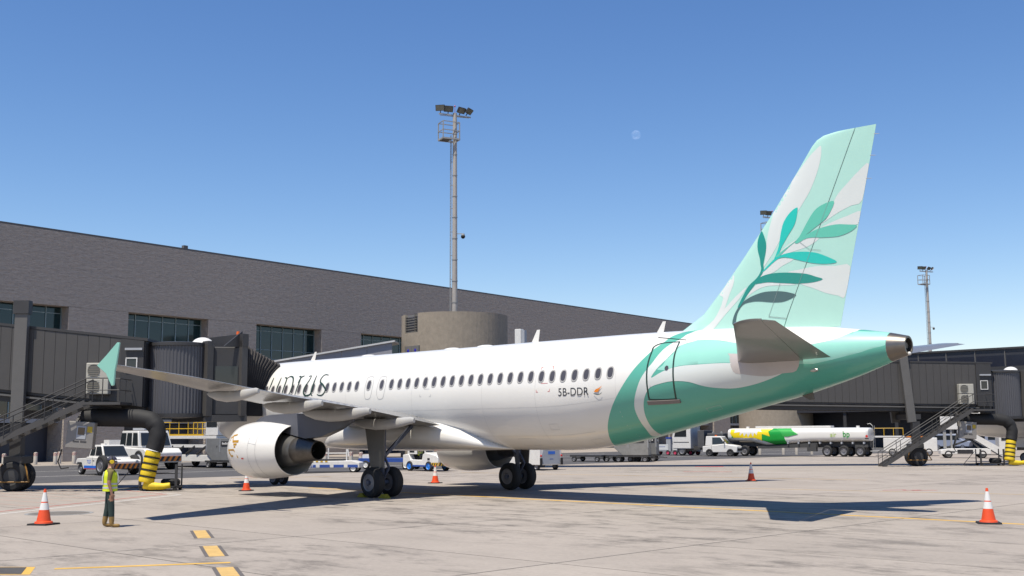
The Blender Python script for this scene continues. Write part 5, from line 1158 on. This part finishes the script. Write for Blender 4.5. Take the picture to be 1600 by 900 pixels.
# white service truck and lift truck behind
t = thing('service_truck', 'white flat fronted service truck with orange roof stripe left of the stairs truck', 'truck', (1.8,76.2,0), 26)
MB().box(-2.6,2.4,-1.1,1.1,.4,1.75).build('body', VWHITE, t, smooth=False, bevel=.05); MB().box(-3.6,-.6,-1.1,1.1,1.8,1.95).build('roof_deck', VWHITE, t, smooth=False); MB().box(-.5,1.8,-1.12,-1.0,1.8,1.92).build('orange_stripe', ORANGE, t, smooth=False)
MB().box(-.2,.9,-1.115,-1.102,.6,1.3).build('locker_door', LGREY, t, smooth=False)
for x in (-1.8, 1.6):
    for y in (-1.0, 1.0): wheel(t, x, y, .38, .24)
mb = MB()
for i in range(4): mb.cyl((-3.4+i*.9,-1.0,1.95),(-3.4+i*.9,-1.0,2.7), .03, n=6)
mb.tube([(-3.4,-1.0,2.7),(-.7,-1.0,2.7)], .03, 6); mb.build('roof_rail', YSTEEL, t)
t = thing('catering_truck', 'white high box body truck half hidden behind the stairs truck', 'truck', (14.6,77.5,0), 30)
MB().box(-3.0,2.6,-1.15,1.15,1.1,3.6).build('box_body', VWHITE, t, smooth=False, bevel=.06); MB().box(-4.6,-3.1,-1.1,1.1,.6,2.3).build('cab', VWHITE, t, smooth=False, bevel=.08); MB().box(-4.4,-3.4,-1.12,-1.11,1.5,2.1).build('side_window', GLASS, t, smooth=False)
MB().box(-4.4,2.5,-.5,.5,.6,1.1).build('chassis', DK, t, smooth=False)
for x in (-3.8, 1.4):
    for y in (-1.0, 1.0): wheel(t, x, y, .42, .28)
# far vans before the pier
for i, (x, y, rz) in enumerate(((-9.5,112,10),(-3,113,4),(4.5,112.5,8))):
    t = thing('parked_van', ['leftmost', 'middle', 'rightmost'][i]+' of the blue white vans parked far off under the pier building', 'van', (x,y,0), rz, 'vans parked under the pier')
    MB().prism([(-2.3,.4),(2.3,.4),(2.4,1.0),(1.5,1.25),(.9,2.0),(-2.3,2.0)], -.95,.95).build('body', mat('van_blue_white', (.30,.34,.45), .4), t, bevel=.06); MB().prism([(-1.9,1.25),(1.2,1.25),(.8,1.8),(-1.9,1.8)], -.965,-.955).build('side_window', GLASS, t, smooth=False)
    for xx in (-1.5, 1.5):
        for yy in (-.85, .85): wheel(t, xx, yy, .34, .22)
t = thing('utility_post', 'white square utility post rising behind the airliner cabin roof', 'post', (-17.1,40.0,0), 20)
MB().box(-.3,.3,-.3,.3,0,11.6).build('shaft', VWHITE, t, smooth=False, bevel=.03); MB().box(.31,.62,-.25,.25,9.6,11.5).build('cabinet', LGREY, t, smooth=False)
# traffic cones
CM = [('base', MB().rings([[(s*a,s2*a,0) for s, s2 in ((-1,-1),(1,-1),(1,1),(-1,1))] for a in (.30,)]+[[(s*.29,s2*.29,.045) for s, s2 in ((-1,-1),(1,-1),(1,1),(-1,1))]]).mesh('base', BLACK, smooth=False)),
      ('cone_body', MB().lathe([(.045,.24),(.09,.225),(.10,.185),(.40,.128)], n=28).mesh('cone_body', CONEO)), ('orange_band', MB().lathe([(.585,.092),(.615,.087)], n=28).mesh('orange_band', CONEO)), ('cone_tip', MB().lathe([(.86,.042),(.95,.03),(.95,.001)], n=28).mesh('cone_tip', CONEO)),
      ('white_band', MB().lathe([(.40,.1285),(.585,.0925)], n=28).mesh('white_band', CONEW)), ('white_band', MB().lathe([(.615,.0875),(.86,.0425)], n=28).mesh('white_band', CONEW))]
for x, y, s_, lb in ((20.91,-18.41,1.03,'orange and white traffic cone left of the ramp worker'),(40.21,-1.46,.98,'orange and white traffic cone at the right on the yellow line'),(9.1,-4.4,.88,'orange and white traffic cone below the near engine nacelle'),(10.08,5.79,.92,'orange and white traffic cone in front of the driven baggage tractor'),(21.2,16.89,.98,'traffic cone standing in shadow below the tail, left of the fuel tanker wheels')):
    t = thing('traffic_cone', lb, 'cone', (x,y,0), random.uniform(0,25)+20, 'traffic cones around the airliner'); t.scale = (s_,s_,s_)
    for nm_, me in CM: link(nm_, me, t)
# ---------------------------------------------------------------- people
SKIN = mat('skin', (.42,.22,.14), .55, var=.06); OLIVE = mat('olive_shirt', (.16,.13,.035), .8); TROU = mat('dark_green_trousers', (.022,.045,.042), .8, var=.2, vscale=8)
BOOT = mat('tan_boots', (.33,.20,.06), .7, var=.3, vscale=10); HIVIS = mat('hi_vis_yellow', S(225,240,40), .7, var=.06); REFL = mat('reflective_tape', (.62,.63,.64), .35, var=.05); HAIR = mat('dark_hair', (.02,.016,.014), .7)
def person(name, label, loc, rz, J, cap):
    """J: joints -> (pos, radius); skin-modifier body baked to one mesh; coloured by region"""
    t = thing(name, label, 'person', loc, rz)
    names = list(J['p']); idx = {n: i for i, n in enumerate(names)}
    me = bpy.data.meshes.new('body'); me.from_pydata([J['p'][n][0] for n in names], [(idx[a], idx[b]) for a, b in J['e']], [])
    o = bpy.data.objects.new('body', me); COL.objects.link(o)
    md = o.modifiers.new('skin', 'SKIN'); md.use_smooth_shade = True
    for i, n in enumerate(names):
        r = J['p'][n][1]; me.skin_vertices[0].data[i].radius = r if isinstance(r, tuple) else (r, r)
    me.skin_vertices[0].data[idx['pelvis']].use_root = True
    sb = o.modifiers.new('sub', 'SUBSURF'); sb.levels = 2; sb.render_levels = 2
    bpy.context.view_layer.update()
    nm = bpy.data.meshes.new_from_object(o.evaluated_get(bpy.context.evaluated_depsgraph_get())); bpy.data.objects.remove(o)
    nm.materials.clear()
    for m in (SKIN, OLIVE, TROU, BOOT): nm.materials.append(m)
    for p in nm.polygons:
        c = p.center; best = min(J['e'], key=lambda e: seg_d(c, Vector(J['p'][e[0]][0]), Vector(J['p'][e[1]][0])))
        p.material_index = J['m'](best, c); p.use_smooth = True
    link('body', nm, t); return t
def seg_d(p, a, b):
    d = b-a; k = max(0, min(1, (p-a).dot(d)/max(d.dot(d), 1e-9))); return (p-a-d*k).length
def hand(P, E, side, w, d, fwd):
    """five bent fingers from a palm hanging along d"""
    w, d, fwd = Vector(w), Vector(d).normalized(), Vector(fwd).normalized(); k = 'L' if side > 0 else 'R'
    pal = w+d*.05; P['palm'+k] = (tuple(pal), (.036,.024)); E.append(('wrist'+k, 'palm'+k))
    for i, (off, ln) in enumerate(((-.028,.062),(-.01,.072),(.01,.07),(.027,.056))):
        a = w+d*.085+fwd*off; b = a+d*ln*.55; c = b+d*ln*.4+Vector((0,-side*.018,0))
        P[f'k{i}{k}'] = (tuple(a), .0105); P[f'm{i}{k}'] = (tuple(b), .0095); P[f't{i}{k}'] = (tuple(c), .0085)
        E += [('palm'+k, f'k{i}{k}'), (f'k{i}{k}', f'm{i}{k}'), (f'm{i}{k}', f't{i}{k}')]
    a = w+d*.045+fwd*.045; b = a+d*.04+fwd*.015; P['th0'+k] = (tuple(a), .013); P['th1'+k] = (tuple(b), .011); E += [('palm'+k, 'th0'+k), ('th0'+k, 'th1'+k)]
def standing():
    P = {'pelvis': ((0,0,.98), (.145,.12)), 'waist': ((.0,0,1.12), (.135,.115)), 'chest': ((-.005,0,1.32), (.165,.125)), 'collar': ((-.01,0,1.46), (.10,.09)), 'neck': ((0,0,1.55), .056), 'head': ((.02,0,1.66), (.078,.092)), 'crown': ((.015,0,1.755), (.07,.085))}
    E = [('pelvis','waist'),('waist','chest'),('chest','collar'),('collar','neck'),('neck','head'),('head','crown')]
    for s, k in ((1,'L'),(-1,'R')):
        P['hip'+k] = ((0,s*.09,.93), .098); P['knee'+k] = ((-.03+.07*(s < 0),s*.10,.51), .078); P['ank'+k] = ((-.09+.15*(s < 0),s*.105,.13), .062); P['heel'+k] = ((-.09+.15*(s < 0),s*.105,.052), .054); P['toe'+k] = ((.10+.15*(s < 0),s*.115,.045), (.048,.042))
        E += [('pelvis','hip'+k),('hip'+k,'knee'+k),('knee'+k,'ank'+k),('ank'+k,'heel'+k),('heel'+k,'toe'+k)]
        P['sh'+k] = ((-.01,s*.195,1.43), .064); P['elb'+k] = ((-.04,s*.235,1.15), .046); P['wrist'+k] = ((.03,s*.24,.90), .031)
        E += [('collar','sh'+k),('sh'+k,'elb'+k),('elb'+k,'wrist'+k)]; hand(P, E, s, (.035,s*.24,.88), (.12,0,-1), (1,0,.1))
    def m(e, c):
        a, b = e
        if a[:3] in ('hee','ank') or b[:3] in ('hee','toe') or (b[:3] == 'ank' and c.z < .27): return 3
        if a[:3] in ('hip','kne') or b[:3] in ('hip',) or (e == ('pelvis','waist') and c.z < 1.06): return 2
        if e in (('pelvis','waist'),('waist','chest'),('chest','collar')) or b[:2] == 'sh' or (a[:2] == 'sh' and c.z > 1.22): return 1
        return 0
    return dict(p=P, e=E, m=m)
def ell(x, y, z, rx, ry, n=24): return [(x+rx*math.cos(2*math.pi*k/n), y+ry*math.sin(2*math.pi*k/n), z) for k in range(n)]
def headgear(t, hx, hz, muff, capm):
    MB().sphere((hx,0,hz+.035), .104, 18, 10, mi=0, sc=(1.06,.92,1.0), v0=0, v1=.5).prism([(hx+.08,-.07),(hx+.19,-.05),(hx+.19,.05),(hx+.08,.07)], hz+.035,hz+.05,'z').build('cap', capm, t)
    for s in (-1, 1): MB().lathe([(-.02,.001),(-.02,.045),(.0,.052),(.03,.045),(.03,.001)], o=(hx-.005,s*.10,hz-.01), axis=(0,s,0), n=16).build('ear_defender', muff, t)
    MB().tube([(hx-.005,.11*math.cos(a),hz+.0+.145*math.sin(a)) for a in [math.pi*i/12 for i in range(13)]], .012, 6).build('headband', BLACK, t)
    for s in (-1, 1): MB().sphere((hx+.083,s*.033,hz+.0), .012, 8, 6).build('eye', BLACK, t)
    MB().rings([[(hx+.085,-.014,hz-.045),(hx+.085,.014,hz-.045),(hx+.084,.006,hz+.0),(hx+.084,-.006,hz+.0)], [(hx+.118,-.006,hz-.042),(hx+.118,.006,hz-.042),(hx+.095,.003,hz-.0),(hx+.095,-.003,hz-.0)]]).build('nose', SKIN, t)
    MB().box(hx+.078,hx+.090,-.025,.025,hz-.078,hz-.070).build('mouth', mat('lip', (.3,.11,.09), .5), t)
    MB().sphere((hx-.03,0,hz-.0), .088, 14, 8, sc=(.85,1.0,.9), v0=.3, v1=.72).build('hair', HAIR, t)
worker = person('person', 'ramp worker in yellow hi vis vest, ear defenders and tan boots standing on the apron', (23.12,-17.6,0), 66, standing(), None)
worker.scale = (1.16,1.12,1.03)
v = []
for x, z, rx, ry in ((.0,.93,.165,.185),(.0,1.0,.165,.185),(0,1.12,.155,.18),(-.005,1.3,.165,.20),(-.01,1.40,.15,.20),(-.01,1.455,.11,.165),(-.005,1.49,.085,.11)): v.append(ell(x,0,z,rx,ry,28))
vo = MB().rings(v, cap0=False, cap1=False).build('hi_vis_vest', HIVIS, worker)
for z, rx, ry in ((1.0,.168,.188),(1.10,.160,.185)): MB().rings([ell(0,0,z,rx,ry,28), ell(0,0,z+.045,rx,ry,28)], cap0=False, cap1=False).build('reflective_band', REFL, vo)
for s in (-1, 1):
    for f in (-1, 1): MB().tube([(f*.165,s*.085,1.13),(f*.17,s*.09,1.3),(f*.14,s*.095,1.43)], .014, 6).build('reflective_brace', REFL, vo)
headgear(worker, .02, 1.70, YELLOW, mat('cap_navy', (.03,.03,.06), .7))
def seated():
    P = {'pelvis': ((0,0,.10), (.14,.13)), 'waist': ((-.02,0,.26), (.13,.12)), 'chest': ((-.01,0,.46), (.16,.125)), 'collar': ((.0,0,.60), (.10,.09)), 'neck': ((.01,0,.68), .055), 'head': ((.03,0,.79), (.078,.092)), 'crown': ((.025,0,.885), (.07,.085))}
    E = [('pelvis','waist'),('waist','chest'),('chest','collar'),('collar','neck'),('neck','head'),('head','crown')]
    for s, k in ((1,'L'),(-1,'R')):
        P['hip'+k] = ((.06,s*.10,.09), .095); P['knee'+k] = ((.46,s*.12,.12), .07); P['ank'+k] = ((.50,s*.12,-.22), .05); P['heel'+k] = ((.49,s*.12,-.29), .045); P['toe'+k] = ((.66,s*.12,-.30), .04)
        E += [('pelvis','hip'+k),('hip'+k,'knee'+k),('knee'+k,'ank'+k),('ank'+k,'heel'+k),('heel'+k,'toe'+k)]
        P['sh'+k] = ((0,s*.195,.57), .062); P['elb'+k] = ((.18,s*.23,.36), .045); P['wrist'+k] = ((.40,s*.13,.42), .031)
        E += [('collar','sh'+k),('sh'+k,'elb'+k),('elb'+k,'wrist'+k)]; hand(P, E, s, (.41,s*.13,.42), (1,-s*.2,.1), (0,0,1))
    def m(e, c):
        a, b = e
        if a[:3] in ('hee','ank') or b[:3] in ('hee','toe'): return 3
        if a[:3] in ('hip','kne') or b[:3] in ('hip',): return 2
        if e in (('pelvis','waist'),('waist','chest'),('chest','collar')) or b[:2] == 'sh' or a[:2] == 'sh': return 1
        return 0
    return dict(p=P, e=E, m=m)
drv = person('person', 'driver in yellow hi vis vest seated in the white baggage tractor', (-4.78,17.75,.93), 0, seated(), None)
v = [ell(x,0,z,rx,ry,24) for x, z, rx, ry in ((0,.08,.17,.185),(-.02,.26,.155,.18),(-.01,.44,.165,.20),(0,.55,.14,.195),(0,.62,.09,.12))]
vo = MB().rings(v, cap0=False, cap1=False).build('hi_vis_vest', HIVIS, drv)
for z in (.16, .28): MB().rings([ell(-.01,0,z,.168,.19,24), ell(-.01,0,z+.045,.168,.19,24)], cap0=False, cap1=False).build('reflective_band', REFL, vo)
headgear(drv, .03, .83, YELLOW, mat('cap_navy', (.03,.03,.06)))
